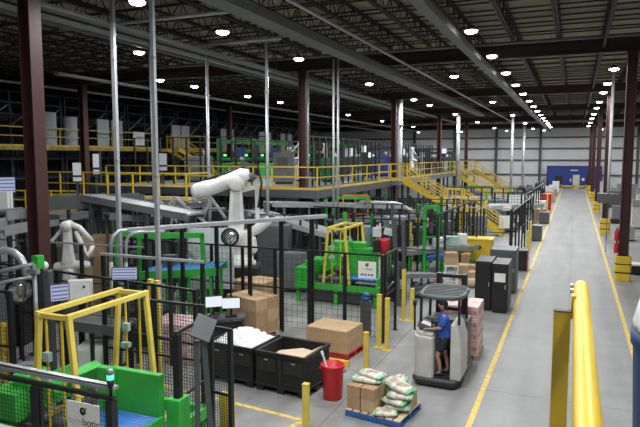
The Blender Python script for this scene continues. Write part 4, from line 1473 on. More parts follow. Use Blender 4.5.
MB().b2((-0.42, -0.2, 0.15), (0.42, 0.2, dz - 0.2)).build('drawer_unit', 'black', t, 0.01)
c = AtD(5, 185, 22)
monitor('lit screen high at the far left edge beside the dark racks', c, 0.7, 0.62, YAW + 0.5, 0, 'screen', stand=c.z)
c = AtD(3, 194, 21.5)
carton('white_box', 'white box just below the lit screen at the far left edge', (c.x, c.y, 0), (0.5, 0.4, c.z + 0.1), YAW, 'film', None)
c = AtD(80.5, 290, 13)
t = thing('control_box', 'pale grey control box on posts, between the left monitor and the wide monitor', 'control box', (c.x, c.y, 0), YAW + 0.2)
MB().b2((-0.24, -0.12, c.z - 0.22), (0.24, 0.12, c.z + 0.22)).build('enclosure', 'offwhite', t, 0.012)
MB().b2((-0.2, -0.135, c.z - 0.18), (0.2, -0.12, c.z + 0.18)).build('door', 'white', t, 0.005)
MB().lathe((0.1, -0.14, c.z + 0.1), [(0.0, -0.02), (0.025, -0.02), (0.025, 0.01), (0.0, 0.01)], 12, 'y').build('knob', 'black', t)
for sx in (-1, 1):
    MB().b2((sx * 0.18 - 0.03, -0.03, 0), (sx * 0.18 + 0.03, 0.03, c.z - 0.22)).build('post', 'darkgrey', t)

# ================================================================== conveyors and equipment at left
def D3(px, py, d):
    return tuple(AtD(px, py, d))


conveyor('pale overhead conveyor frame running in front of the large white robot', D3(128, 230, 15.5), D3(326, 216, 17.5), 0.2, 'lightgrey', 'lightgrey', 'black', 6, 0.09)
conveyor('grey conveyor with blue rollers behind the tall yellow posts', D3(148, 272, 17.3), D3(222, 268, 17.0), 1.1, 'bluecyl', 'green', 'green', 4, 0.22, True)
conveyor('raised grey belt conveyor below the left yellow railing', D3(36, 204, 20), D3(142, 199, 21.5), 1.0, 'midgrey', 'darkgrey', 'darkgrey', 5, 0.4)
conveyor('sloping pale conveyor dropping right from the left yellow railing', D3(92, 197, 20.5), D3(196, 216, 18.6), 0.9, 'grey', 'midgrey', 'darkgrey', 4, 0.22)
conveyor('pale conveyor climbing past the left of the burgundy column', D3(-6, 233, 17), D3(50, 222, 20), 0.6, 'grey', 'grey', 'black', 4, 0.2)
conveyor('grey conveyor at the far left below the lit screen', D3(-8, 216, 18), D3(34, 211, 22), 0.8, 'belt', 'grey', 'darkgrey', 4, 0.3)
conveyor('dark conveyor running toward the large white robot from the left', D3(106, 216, 19), D3(150, 219, 20), 0.5, 'belt', 'midgrey', 'darkgrey', 2, 0.2)
conveyor('grey covered conveyor under the yellow railed walkway', D3(255, 212, 25), D3(332, 234, 23.4), 1.0, 'grey', 'lightgrey', 'darkgrey', 4, 0.2)
conveyor('long grey conveyor beneath the central walkway', D3(268, 204, 26.5), D3(400, 206, 31), 0.8, 'lightgrey', 'lightgrey', 'grey', 6, 0.22)
conveyor('low conveyor with boxes left of the yellow tote box', D3(395, 252, 25), D3(470, 246, 28), 1.0, 'midgrey', 'grey', 'green', 5, 0.2)
conveyor('low pale conveyor beside the tallest yellow bollard', D3(396, 275, 21), D3(436, 275, 22.5), 0.5, 'midgrey', 'grey', 'black', 3, 0.16)
conveyor('conveyor with blue top behind the green tower', D3(424, 258, 25.5), D3(446, 255, 25.9), 0.6, 'bluecyl', 'blue', 'green', 2, 0.2, True)
conveyor('long pale conveyor running along under the yellow stairs', D3(410, 211, 36), D3(540, 205, 46), 0.7, 'lightgrey', 'lightgrey', 'grey', 6, 0.25)
conveyor('long conveyor crossing behind the far aisle fence', D3(440, 199, 46), D3(545, 196, 60), 0.8, 'lightgrey', 'offwhite', 'grey', 6, 0.3)
conveyor('grey conveyor on the left floor behind the mesh fence', D3(68, 320, 12.5), D3(130, 328, 12.3), 0.6, 'belt', 'darkgrey', 'black', 3, 0.2)
conveyor('grey belt conveyor in the middle distance behind the green machine', D3(330, 222, 27), D3(420, 216, 30), 0.7, 'belt', 'grey', 'darkgrey', 4, 0.2)

# bent pipes at left
def bent_pipe(label, pts, r, m='lightgrey', cat='pipe'):
    t = thing('bent_pipe', label, cat, (pts[0][0], pts[0][1], 0))
    o = Vector((pts[0][0], pts[0][1], 0))
    P = [Vector(p) - o for p in pts]
    MB().tube(P, r, 12).build('pipe', m, t)
    MB().tube([P[0], (P[0].x, P[0].y, 0)], r * 1.02, 12).build('riser', m, t)
    MB().lathe((P[0].x, P[0].y, 0), [(0, 0), (r * 1.8, 0), (r * 1.8, 0.03), (0, 0.03)], 12).build('flange', 'grey', t)
    return t


def arc_pts(px0, px1, py_top, py_bot, d, n=9):
    out = []
    for i in range(n):
        a = PI * i / (n - 1)
        out.append(D3((px0 + px1) / 2 - (px1 - px0) / 2 * math.cos(a), py_bot - (py_bot - py_top) * math.sin(a), d))
    return out


bent_pipe('big grey hooped pipe at the far left edge', arc_pts(-16, 27, 250, 278, 14), 0.085)
bent_pipe('left pale hooped pipe behind the wide lit monitor', [D3(111, 262, 16), D3(111, 243, 16), D3(114, 235, 16), D3(119, 231, 16.1), D3(128, 230, 16.3), D3(160, 229, 16.8)], 0.05)
bent_pipe('right pale hooped pipe behind the wide lit monitor', [D3(126, 262, 15.4), D3(126, 243, 15.4), D3(128, 237, 15.4), D3(133, 233, 15.4), D3(141, 232, 15.5), D3(165, 231.5, 15.7)], 0.042)
bent_pipe('grey air pipe with green valve running to the dark post at left', [D3(34, 264, 12.5), D3(20, 267, 12.5), D3(-5, 273, 12.3)], 0.045, 'grey')
bent_pipe('lower grey air pipe at the far left above the mirror', [D3(35, 277, 13), D3(10, 281, 12.7), D3(-5, 284, 12.5)], 0.04, 'grey')
bent_pipe('stepped pale pipe below the column at the head of the stairs', [D3(360, 202, 32), D3(396, 203, 32.6), D3(404, 206, 32.7), D3(410, 211, 32.8), D3(425, 213, 33)], 0.09)
c = AtD(38, 263, 12.6)
t = thing('valve_block', 'green valve block on top of the dark post at left', 'valve', (c.x, c.y + 0.0, 0))
MB().b2((-0.09, -0.09, c.z - 0.12), (0.09, 0.09, c.z + 0.16)).build('valve', 'green', t, 0.01)
MB().b2((-0.06, -0.06, 0), (0.06, 0.06, c.z - 0.12)).build('post', 'black', t)
MB().b2((-0.12, -0.2, c.z - 0.2), (0.16, -0.1, c.z - 0.1)).build('fitting', 'grey', t)
c = AtD(46.5, 300, 13.3)
t = thing('machine_column', 'dark machine column with white knob in front of the burgundy column', 'machine', (c.x, c.y, 0), YAW)
MB().b2((-0.13, -0.12, 0), (0.13, 0.12, 2.5)).build('housing', 'darkgrey', t, 0.02)
MB().sph((0.02, -0.1, 2.62), 0.1, 14).build('knob', 'film', t)
MB().b2((-0.2, -0.1, 2.3), (-0.131, 0.1, 2.38)).build('arm', 'grey', t)
c = AtD(25, 310, 11)
t = thing('pump_unit', 'dark low machine unit behind the fence at the far left', 'machine', (c.x, c.y, 0), YAW)
MB().b2((-0.25, -0.2, 0), (0.25, 0.2, 1.0)).build('housing', 'darkgrey', t, 0.02)
MB().lathe((0, -0.22, 0.7), [(0, -0.05), (0.15, -0.05), (0.15, 0.05), (0, 0.05)], 16, 'y').build('fan_cover', 'darkgrey', t)
MB().b2((-0.15, -0.1, 1.0), (0.15, 0.1, 1.2)).build('top_box', 'midgrey', t, 0.01)
c = AtD(1, 300, 14.5)
cabinet('electrical_cabinet', 'pale grey electrical cabinet at the far left edge', (c.x - 0.1, c.y, 0), (0.6, 0.5, 1.9), YAW + 0.3, 'midgrey')
c = AtD(110, 320, 13)
cabinet('electrical_cabinet', 'pale low cabinet seen through the mesh behind the near gantry', (c.x, c.y, 0), (0.7, 0.5, 1.35), YAW, 'offwhite')
c = AtD(95, 318, 12.4)
cabinet('electrical_cabinet', 'low pale cabinet inside the near gantry frame', (c.x, c.y, 0), (0.6, 0.5, 1.15), YAW, 'offwhite')
c = AtD(211, 256, 18.6)
t = thing('panel_board', 'large pale panel board standing left of the large white robot', 'panel', (c.x, c.y, 0), YAW)
MB().b2((-0.7, -0.04, 0.9), (0.7, 0.04, 2.8)).build('panel', 'whitepanel', t)
for sx in (-1, 1):
    MB().b2((sx * 0.66 - 0.04, 0.04, 0), (sx * 0.66 + 0.04, 0.1, 2.8)).build('post', 'lightgrey', t)
# pack pallet
q = G(178, 319, 0.95)
pallet('pallet of pink packs behind the mesh, right of the near gantry', q.x, q.y, 0.2, 'wood', 1.1, 1.0)
for ix in range(4):
    for iy in range(3):
        for iz in range(3):
            v = Matrix.Rotation(0.2, 3, 'Z') @ Vector(((ix - 1.5) * 0.26, (iy - 1) * 0.31, 0))
            o = MB().b2((-0.125, -0.15, 0), (0.125, 0.15, 0.27)).build('drink_pack', 'pink' if R.random() > 0.15 else 'film', None, 0.04)
            o.location = (q.x + v.x, q.y + v.y, 0.142 + iz * 0.275)
            o.rotation_euler = (0, 0, 0.2 + R.uniform(-0.05, 0.05))
            tag(o, 'pale pink pack, layer %d, row %d, column %d on the pallet behind the mesh' % (iz + 1, iy + 1, ix + 1), 'pack', 'pink packs behind the mesh')

# green stand at left centre
def portal(label, loc, rz, w, h, d=0.1, m='green', extra=True):
    t = thing('machine_portal', label, 'machine frame', loc, rz, 'green machine portals')
    for s in (-1, 1):
        MB().bar((s * w / 2, 0, 0), (s * w / 2 * 0.94, 0, h), d, d).build('upright', m, t)
    MB().b2((-w / 2, -d / 2, h - d), (w / 2, d / 2, h + d * 0.3)).build('crossbeam', m, t)
    if extra:
        MB().b2((-w / 2, -d / 3, h * 0.55), (w / 2, d / 3, h * 0.55 + 0.07)).build('crossbar', m, t)
        MB().b2((-w * 0.12, -0.12, h * 0.62), (w * 0.08, 0.12, h * 0.78)).build('drive_box', 'darkgrey', t)
    return t


c = AtD(172, 280, 17.6)
portal('green portal frame over the blue rollers at left centre', (c.x, c.y, 0), YAW + 0.1, 1.9, 2.75, 0.12)
c = AtD(136, 260, 19)
portal('green portal frame behind the hooped pipes', (c.x, c.y, 0), YAW, 1.3, 2.6, 0.12)
c = AtD(431, 240, 25)
portal('tall green twin tower frame left of the yellow tote box', (c.x, c.y, 0), YAW + 0.2, 0.62, 2.95, 0.11)
c = AtD(352, 225, 30)
portal('green portal frame in the dark under the walkway', (c.x, c.y, 0), YAW, 1.8, 3.0, 0.12)
c = AtD(478, 205, 52)
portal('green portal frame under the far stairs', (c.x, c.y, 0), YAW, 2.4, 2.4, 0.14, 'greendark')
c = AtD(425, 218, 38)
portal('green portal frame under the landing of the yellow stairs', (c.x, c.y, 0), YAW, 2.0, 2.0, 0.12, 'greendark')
c = AtD(355, 215, 29.4)
t = thing('orange_machine', 'orange caged machine under the walkway behind the middle gantry', 'machine', (c.x, c.y, 0), YAW)
MB().b2((-0.6, -0.4, 0), (0.6, 0.4, 1.1)).build('base', 'darkgrey', t)
for sx in (-0.6, 0.0, 0.6):
    MB().b2((sx - 0.03, -0.42, 1.1), (sx + 0.03, -0.36, 3.15)).build('upright', 'orange', t)
MB().b2((-0.63, -0.42, 3.1), (0.63, -0.36, 3.18)).b2((-0.63, -0.42, 2.2), (0.63, -0.36, 2.26)).build('crossbar', 'orange', t)
MB().b2((-0.5, -0.3, 1.2), (0.5, 0.3, 2.3)).build('gearbox', 'burgundy', t, 0.03)
MB().bar((-0.5, -0.4, 2.2), (0.5, -0.4, 1.5), 0.1).build('brace', 'orange', t)
# red bag holder
c = AtD(382, 246, 20)
t = thing('red_bucket', 'red and black bucket hanging by the white fence sign', 'bucket', (c.x, c.y, 0), YAW)
MB().lathe((0.08, 0, c.z - 0.25), [(0, 0), (0.14, 0), (0.18, 0.42), (0.16, 0.5), (0, 0.52)], 18).build('bucket', 'red', t)
MB().b2((-0.3, -0.12, c.z - 0.2), (-0.08, 0.12, c.z + 0.22)).build('black_box', 'black', t, 0.02)
MB().b2((-0.09, 0.1, 0), (-0.03, 0.16, c.z + 0.75)).b2((-0.3, 0.05, c.z + 0.3), (-0.02, 0.2, c.z + 0.6)).build('post', 'offwhite', t)
c = AtD(390, 232, 20.5)
t = thing('warning_tag', 'pale blue tilted board beside the red bucket', 'board', (c.x, c.y, 0), YAW + 0.2)
MB().box((0, 0, c.z), (0.42, 0.03, 0.24), Matrix.Rotation(0.25, 3, 'Y')).build('board', 'whitepanel', t)
MB().b2((-0.03, 0.02, 0), (0.03, 0.08, c.z)).build('post', 'darkgrey', t)
c = AtD(396, 255, 20)
t = thing('support_strut', 'dark slanted machine strut with a lamp right of the red bucket', 'strut', (c.x, c.y, 0), YAW)
MB().bar((0.12, 0, 0), (-0.1, 0, 3.0), 0.16, 0.14).build('strut', 'slate', t)
MB().bar((0.3, 0, 0), (0.22, 0, 2.9), 0.14, 0.12).build('strut', 'slate', t)
MB().b2((-0.1, -0.06, 1.4), (0.27, 0.06, 1.5)).build('brace', 'slate', t)
c = AtD(366, 297, 16.8)
t = thing('valve_unit', 'small machine valve with a pale blue cap behind the fence below the white sign', 'valve', (c.x, c.y, 0))
MB().b2((-0.14, -0.1, 0), (0.14, 0.1, c.z - 0.1)).build('body', 'darkgrey', t, 0.02)
MB().sph((0, 0, c.z), 0.13, 14).build('cap', 'bluecyl', t)
#PART4

# ================================================================== centre right clutter
q = G(476, 263)
t = thing('tote_box', 'big yellow plastic tote box behind the dark cabinets', 'tote', (q.x, q.y + 0.5, 0), 0.05)
MB().b2((-0.7, -0.5, 0.14), (0.7, 0.5, 1.12)).build('body', 'yellow', t, 0.04)
MB().b2((-0.73, -0.53, 1.06), (0.73, 0.53, 1.16)).build('rim', 'yellow', t, 0.02)
for xx in (-0.6, 0, 0.6):
    MB().b2((xx - 0.1, -0.45, 0), (xx + 0.1, 0.45, 0.14)).build('foot', 'yellow', t)
MB().lathe((0.1, -0.51, 0.75), [(0, -0.02), (0.1, -0.02), (0.1, 0.02), (0, 0.02)], 14, 'y').build('port', 'black', t)
cabinet('steel_cabinet', 'black steel cabinet on the left of the near pair beside the aisle', (-2.60, 20.35, 0), (0.52, 1.2, 1.62), 0, 'black', 'cabinet', 'dark cabinets beside the aisle')
k = cabinet('steel_cabinet', 'black steel cabinet with a white notice, right of the near pair by the aisle', (-2.06, 20.2, 0), (0.5, 1.25, 1.60), 0, 'black', 'cabinet', 'dark cabinets beside the aisle')
MB().b2((-0.17, -0.65, 1.02), (0.17, -0.645, 1.3)).build('notice', 'sign', k)
cabinet('steel_cabinet', 'dark grey cabinet standing behind the near pair by the aisle', (-2.3, 23.2, 0), (0.92, 1.2, 1.60), 0, 'darkgrey', 'cabinet', 'dark cabinets beside the aisle')
for lab, px, py, w, h, m in (('nearest black bin beside the aisle with a red end', 519, 271, 0.62, 0.85, 'black'), ('second black bin beside the aisle', 536, 241, 0.6, 0.85, 'darkgrey'), ('third dark bin beside the aisle', 544, 224, 0.7, 0.8, 'darkgrey')):
    q = G(px, py)
    t = thing('bin', lab, 'bin', (q.x, q.y + 0.4, 0), 0, 'bins along the aisle')
    MB().b2((-w / 2, -0.4, 0.04), (w / 2, 0.4, h)).build('body', m, t, 0.02)
    MB().b2((-w / 2 - 0.02, -0.42, h), (w / 2 + 0.02, 0.42, h + 0.06)).build('lid', m, t, 0.01)
    for sx in (-1, 1):
        MB().lathe((sx * (w / 2 - 0.08), 0.36, 0.06), [(0, -0.03), (0.06, -0.03), (0.06, 0.03), (0, 0.03)], 10, 'x').build('wheel', 'rubber', t)
    if 'red' in lab:
        MB().b2((w / 2 + 0.001, -0.38, 0.1), (w / 2 + 0.03, 0.36, 0.8)).build('red_end', 'red', t, label='red end panel')
# cart of cartons
q = G(449, 291)
t = thing('cart', 'white wire cart holding brown cartons, above the forklift roof', 'cart', (q.x, q.y + 0.3, 0), 0.3)
for sx in (-0.22, 0.22):
    for sy in (-0.25, 0.25):
        MB().b2((sx - 0.02, sy - 0.02, 0), (sx + 0.02, sy + 0.02, 0.95)).build('leg', 'film', t)
for z in (0.25, 0.6, 0.93):
    ff = MB()
    for a, b in (((-0.23, -0.26), (0.23, -0.26)), ((0.23, -0.26), (0.23, 0.26)), ((0.23, 0.26), (-0.23, 0.26)), ((-0.23, 0.26), (-0.23, -0.26))):
        ff.bar((a[0], a[1], z), (b[0], b[1], z), 0.05, 0.04)
    ff.build('frame', 'film', t)
MB().b2((-0.24, -0.27, 0.95), (0.24, 0.27, 0.97)).build('shelf', 'film', t)
carton('carton', 'brown carton lying on the white wire cart', (q.x, q.y + 0.3, 0.975), (0.5, 0.5, 0.26), 0.3, 'card', 'cartons near the white cart')
carton('carton', 'smaller brown carton on top of the one on the white wire cart', (q.x, q.y + 0.3, 1.237), (0.45, 0.44, 0.18), 0.35, 'card2', 'cartons near the white cart')
for i, (lab, px, py, w, h, m) in enumerate((('brown carton just right of the white wire cart', 458, 288, 0.4, 0.4, 'card2'), ('stack of brown card behind the cart', 460, 280, 0.6, 0.6, 'card'), ('brown carton in front of the yellow tote box', 474, 274, 0.5, 0.35, 'card2'),
                                            ('flat brown carton lying left of the cart', 434, 287, 0.6, 0.3, 'card2'), ('narrow brown carton before the tote box, left', 464, 270, 0.4, 0.7, 'card2'), ('brown carton low in front of the narrow one', 470, 281, 0.7, 0.35, 'card'),
                                            ('pinkish brown carton right of the carton before the tote box', 482, 272, 0.35, 0.4, 'card2'))):
    q = G(px, py)
    carton('carton', lab, (q.x, q.y + 0.3, 0), (w, 0.5, h), 0.15 * (i % 3), m, 'cartons near the white cart')
q = G(472, 290)
t = thing('paper_roll', 'tan rolled sheet lying on the floor before the yellow tote box', 'roll', (q.x - 0.1, q.y + 0.5, 0.17), YAW)
MB().lathe((0, 0, 0), [(0.06, -0.6), (0.17, -0.6), (0.17, 0.6), (0.06, 0.6), (0.06, -0.6)], 20, 'x').build('roll', 'cardpale', t)
for i, (lab, px, py, d, w, h, m) in enumerate((('pale green plastic crate on the low conveyor', 451, 246, 27.6, 0.62, 0.42, 'palegreen'), ('blue grey crate on the low conveyor left of the pale green one', 437, 246.5, 27, 0.45, 0.4, 'whitepanel'),
                                              ('white tub on the low conveyor near the tote box', 461, 241, 28.3, 0.4, 0.5, 'film'))):
    a, b = Vector(D3(395, 252, 25)), Vector(D3(470, 246, 28))
    f = {0: 0.72, 1: 0.54, 2: 0.88}[i]
    c = a + (b - a) * f
    carton('crate', lab, (c.x, c.y, c.z + 0.10), (w, 0.5, h), 0.3, m, None, cat='crate')
# machines beneath the walkway: varied dark units
names = ['dark gearbox unit', 'grey drive cabinet', 'dark control cabinet', 'grey machine housing', 'low dark machine']
spots = [(275, 235, 23, 'left of the covered conveyor'), (292, 262, 22.5, 'left of the middle green machine'), (270, 258, 24, 'behind the tall carton stack'), (395, 225, 27, 'behind the dark slanted strut'),
         (415, 235, 29, 'behind the green twin tower'), (445, 228, 33, 'below the stair landing'), (478, 222, 37, 'beside the foot of the stairs'), (330, 214, 33, 'deep under the central walkway'),
         (372, 235, 26, 'right of the orange caged machine'), (300, 210, 34, 'deep under the walkway left of the orange machine'), (250, 215, 27, 'behind the large white robot'), (500, 205, 46, 'behind the far aisle fence'), (520, 203, 52, 'near the far conveyor end')]
for i, (px, py, d, where) in enumerate(spots):
    c = AtD(px, py, d)
    h = max(1.0, min(2.6, c.z + 0.4))
    cabinet('machine_unit', names[i % 5] + ' ' + where, (c.x, c.y, 0), (R.uniform(0.7, 1.3), 0.8, h), YAW + R.uniform(-0.2, 0.2), ['darkgrey', 'midgrey', 'black', 'grey', 'slate'][i % 5], 'machine', 'machine units under the walkways')
# slim uprights (green, grey and yellow) of the conveyor lines in the middle distance
k = 0
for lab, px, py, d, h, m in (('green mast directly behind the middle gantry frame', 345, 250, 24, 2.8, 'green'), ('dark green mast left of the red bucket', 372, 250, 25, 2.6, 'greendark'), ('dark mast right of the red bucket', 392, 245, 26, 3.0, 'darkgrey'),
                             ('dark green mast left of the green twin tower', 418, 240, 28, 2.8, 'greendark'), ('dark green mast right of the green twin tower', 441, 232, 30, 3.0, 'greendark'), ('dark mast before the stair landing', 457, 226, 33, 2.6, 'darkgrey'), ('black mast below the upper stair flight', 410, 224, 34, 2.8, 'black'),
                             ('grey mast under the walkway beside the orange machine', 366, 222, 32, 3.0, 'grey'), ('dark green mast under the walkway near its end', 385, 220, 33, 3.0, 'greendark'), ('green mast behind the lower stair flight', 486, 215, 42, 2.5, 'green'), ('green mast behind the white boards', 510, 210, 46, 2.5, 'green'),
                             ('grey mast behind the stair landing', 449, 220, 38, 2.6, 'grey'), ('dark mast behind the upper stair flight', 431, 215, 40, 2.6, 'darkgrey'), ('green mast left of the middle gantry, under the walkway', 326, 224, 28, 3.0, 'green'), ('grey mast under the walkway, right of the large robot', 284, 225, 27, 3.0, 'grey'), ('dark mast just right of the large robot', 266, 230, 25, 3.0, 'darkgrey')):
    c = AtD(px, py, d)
    k += 1
    t = thing('sensor_mast', lab, 'mast', (c.x, c.y, 0), 0, 'slim masts among the conveyors')
    MB().b2((-0.06, -0.06, 0.02), (0.06, 0.06, h)).build('post', m, t)
    MB().b2((-0.12, -0.12, 0), (0.12, 0.12, 0.02)).build('foot', m, t)
    MB().b2((-0.1, -0.1, h * 0.7), (0.1, -0.06, h * 0.7 + 0.2)).build('sensor', ['offwhite', 'yellow', 'bluecyl'][k % 3], t)
# white boards at the aisle fence
for lab, px, py, d, w, h in (('white board hung on the aisle fence, lower one near the dark cabinets', 506, 222, 38, 0.9, 0.8), ('white board farther along, above the lower one', 517, 201, 44, 1.3, 0.9), ('small white board at the far end of the aisle fence', 536, 199, 55, 0.8, 1.0), ('white sheet heap on the conveyor before the white boards', 500, 207, 42, 1.6, 0.5), ('pale board close to the blue enclosure', 546, 191, 70, 1.2, 1.2)):
    c = AtD(px, py, d)
    t = thing('white_board', lab, 'board', (c.x, c.y, 0), YAW)
    MB().b2((-w / 2, -0.03, c.z - h / 2), (w / 2, 0.03, c.z + h / 2)).build('board', 'film', t)
    for sx in (-1, 1):
        MB().b2((sx * w * 0.4 - 0.03, 0.03, 0), (sx * w * 0.4 + 0.03, 0.08, c.z + h / 2)).build('post', 'black', t)
for i in range(9):
    y = 50 + i * 5.2
    m = ['card2', 'whitepanel', 'red', 'film', 'card', 'offwhite', 'card2', 'whitepanel', 'film'][i]
    nm = {'card2': 'brown', 'whitepanel': 'pale blue', 'red': 'red', 'film': 'white', 'card': 'light brown', 'offwhite': 'off white'}[m]
    carton('crate', '%s crate, %s one back in the far row left of the aisle' % (nm, ORD[i]), (-2.35 - 0.25 * (i % 2), y, 0), (0.9, 1.0, 0.9 + 0.3 * (i % 3)), 0, m, 'crates along the far aisle', cat='crate')

# ================================================================== walkways, railings, stairs
walkway('central raised walkway deck behind the large white robot', -24.9, 25.75, -11.0, 26.78, 3.42, 0.38, m='darkgrey')
walkway('raised walkway deck running back along the stairs', -12.06, 26.82, -11.0, 38.0, 3.42, 0.38, m='darkgrey')
railing('yellow railing along the central walkway and back to the stairs', [(-18.2, 25.8), (-11.05, 25.8), (-11.05, 37.9)], 3.42, 1.08, 2.4, low=0.3)
railing('yellow railing behind the central walkway deck', [(-24.5, 26.72), (-12.6, 26.72)], 3.42, 1.08, 2.4)
walkway('raised deck at the head of the near yellow stairs', -11.95, 38.05, -10.5, 41.0, 3.42, 0.3)
walkway('raised walkway deck running far back behind the near stairs', -12.06, 41.05, -11.0, 74.0, 3.42, 0.35, sp=8)
railing('yellow railing running far back behind the near stairs', [(-11.05, 42.2), (-11.05, 74)], 3.42, 1.08, 2.6)
railing('short yellow railing around the head of the near stairs', [(-11.9, 38.1), (-10.55, 38.1)], 3.42, 1.08, 0.75)
railing('second short yellow railing behind the head of the near stairs', [(-11.9, 40.95), (-10.55, 40.95)], 3.42, 1.08, 0.75)
zl = 1.83
stairs('upper flight of the near yellow stairs, from the walkway to the landing', (-10.45, 39.3, 3.40), (-7.75, 39.3, zl), 1.0)
t = thing('stair_landing', 'yellow landing between the two flights of the near stairs', 'landing', (-7.7, 38.7, 0))
MB().b2((0, 0, zl - 0.18), (1.1, 1.2, zl)).build('platform', 'yellow', t)
for sx in (0.06, 1.04):
    for sy in (0.06, 1.14):
        MB().b2((sx - 0.05, sy - 0.05, 0), (sx + 0.05, sy + 0.05, zl - 0.18)).build('leg', 'yellow', t)
railing('yellow railing at the back of the stair landing', [(-7.7, 39.85), (-6.6, 39.85)], zl, 1.07, 0.55)
railing('yellow railing at the front of the stair landing', [(-7.7, 38.75), (-6.6, 38.75)], zl, 1.07, 0.55)
stairs('lower flight of the near yellow stairs, from the landing to the floor', (-6.55, 39.3, zl), (-4.0, 39.3, 0.03), 1.0)
stairs('middle yellow stairs, farther back behind the near stairs', (-10.9, 60.0, 3.4), (-5.6, 60.0, 0.03), 1.2)
stairs('farthest yellow stairs, near the far white wall', (-10.9, 73.0, 3.4), (-5.9, 73.0, 0.03), 1.2)
# left lower walkway
walkway('raised walkway deck at far left behind the left white robot', -23.0, 20.5, -14.6, 22.4, 3.2, 0.35)
railing('yellow railing of the far left walkway behind the left white robot', [(-22.9, 20.55), (-14.65, 20.55), (-14.65, 22.3)], 3.2, 1.1, 1.4, low=0.35)
railing('short yellow railing behind the burgundy column at far left', [(-23.5, 19.0), (-20.0, 20.0)], 2.6, 0.9, 1.2)
walkway('low deck under the short railing at far left', -24.0, 18.6, -19.6, 20.4, 2.6, 0.3)
# upper walkway along the racks
walkway('upper walkway deck along the dark storage racks', -31.0, 14.0, -29.0, 74.0, 5.58, 0.2, m='dullyellow', sp=9)
railing('long yellow railing of the upper walkway at left', [(-29.05, 14.1), (-29.05, 37.0)], 5.58, 1.1, 2.2)
railing('long yellow railing of the upper walkway beyond the upper stair', [(-29.05, 38.8), (-29.05, 73)], 5.58, 1.1, 2.4)
stairs('upper yellow stair descending from the walkway along the racks', (-28.4, 38.2, 5.55), (-28.4, 43.6, 3.45), 1.1)
walkway('deck at the foot of the upper yellow stair', -29.0, 43.7, -26.55, 46.5, 3.42, 0.35)
railing('yellow railing on the deck at the foot of the upper stair', [(-26.6, 43.75), (-26.6, 46.4)], 3.42, 1.08, 1.5)

# storage racks: dark frames filling the left background
def rack(label, y):
    t = thing('storage_rack', label, 'rack', (-36.0, y, 0), 0, 'dark storage racks')
    for yy in (0.1, 2.0, 4.0, 5.9):
        for xx in (0.0, 2.4, 4.6):
            MB().b2((xx - 0.06, yy - 0.06, 0), (xx + 0.06, yy + 0.06, 8.9)).build('upright', 'gunmetal', t)
    for z in (1.2, 2.4, 3.6, 4.8, 6.8, 7.5, 8.2, 8.85):
        for xx in (0.0, 2.4, 4.6):
            MB().b2((xx - 0.05, 0, z), (xx + 0.05, 6.0, z + 0.1)).build('beam', 'gunmetal', t)
    for z in (2.4, 4.8, 6.8, 8.2):
        MB().b2((0, 0.3, z + 0.1), (4.6, 5.7, z + 0.13)).build('shelf', 'gunmetal', t)
    for yy in (1.0, 3.0, 5.0):
        MB().bar((4.6, yy - 0.9, 6.9), (4.6, yy + 0.9, 8.1), 0.06).build('brace', 'grey', t)
    MB().b2((-0.06, 0.0, 0), (-0.02, 6.0, 8.9)).build('back_panel', 'black', t)
    return t


r0 = rack('dark storage rack nearest the camera, at the far left edge', 12.0)
for i in range(1, 10):
    dup(r0, (-36.0, 12.0 + 6.15 * i, 0), 0, '%s dark storage rack counted from the far left edge' % ORD[i])
# pale panels on the upper walkway level
t = thing('storage_drum', 'large pale drum standing on the upper walkway beside the purplish column', 'drum', (-29.95, 27.6, 5.585))
MB().lathe((0, 0, 0), [(0, 0), (0.62, 0), (0.64, 0.05), (0.64, 1.0), (0.66, 1.02), (0.66, 1.08), (0.64, 1.1), (0.64, 2.05), (0.6, 2.1), (0, 2.1)], 24).build('shell', 'whitepanel', t)
t = thing('storage_drum', 'narrower pale drum right of the purplish column on the upper walkway', 'drum', (-29.95, 29.6, 5.585))
MB().lathe((0, 0, 0), [(0, 0), (0.4, 0), (0.42, 0.05), (0.42, 1.0), (0.43, 1.02), (0.43, 1.08), (0.42, 1.1), (0.42, 1.9), (0.38, 1.95), (0, 1.95)], 24).build('shell', 'whitepanel', t)
for i, y in enumerate((33.2, 34.6, 41.6, 42.9, 49.0, 50.2, 56.5, 58.0, 61.5, 63.2)):
    t = thing('rack_panel', '%s pale panel counted from the left on the upper walkway' % ORD[i], 'panel', (-30.6, y, 5.585), 0, 'pale panels on the upper walkway')
    MB().b2((-0.05, -0.55, 0.05), (0.05, 0.55, 2.0)).build('panel', 'whitepanel', t)
    MB().b2((-0.08, -0.6, 0), (0.08, 0.6, 0.05)).b2((-0.07, -0.6, 0.95), (0.07, 0.6, 1.02)).build('frame', 'darkgrey', t)
for i, y in enumerate((35.0, 47.5)):
    t = thing('walkway_sign', ('white sign on the upper railing left of the upper stair', 'white sign on the upper railing right of the upper stair')[i], 'sign', (-28.99, y, 6.25), 0, 'white signs on the upper railing')
    MB().b2((0.0, -0.6, -0.45), (0.03, 0.6, 0.5)).build('panel', 'sign', t)
    MB().b2((0.031, -0.3, 0.1), (0.034, 0.3, 0.2)).b2((0.031, -0.25, -0.1), (0.034, 0.25, -0.04)).build('text_line', 'inkpale', t)
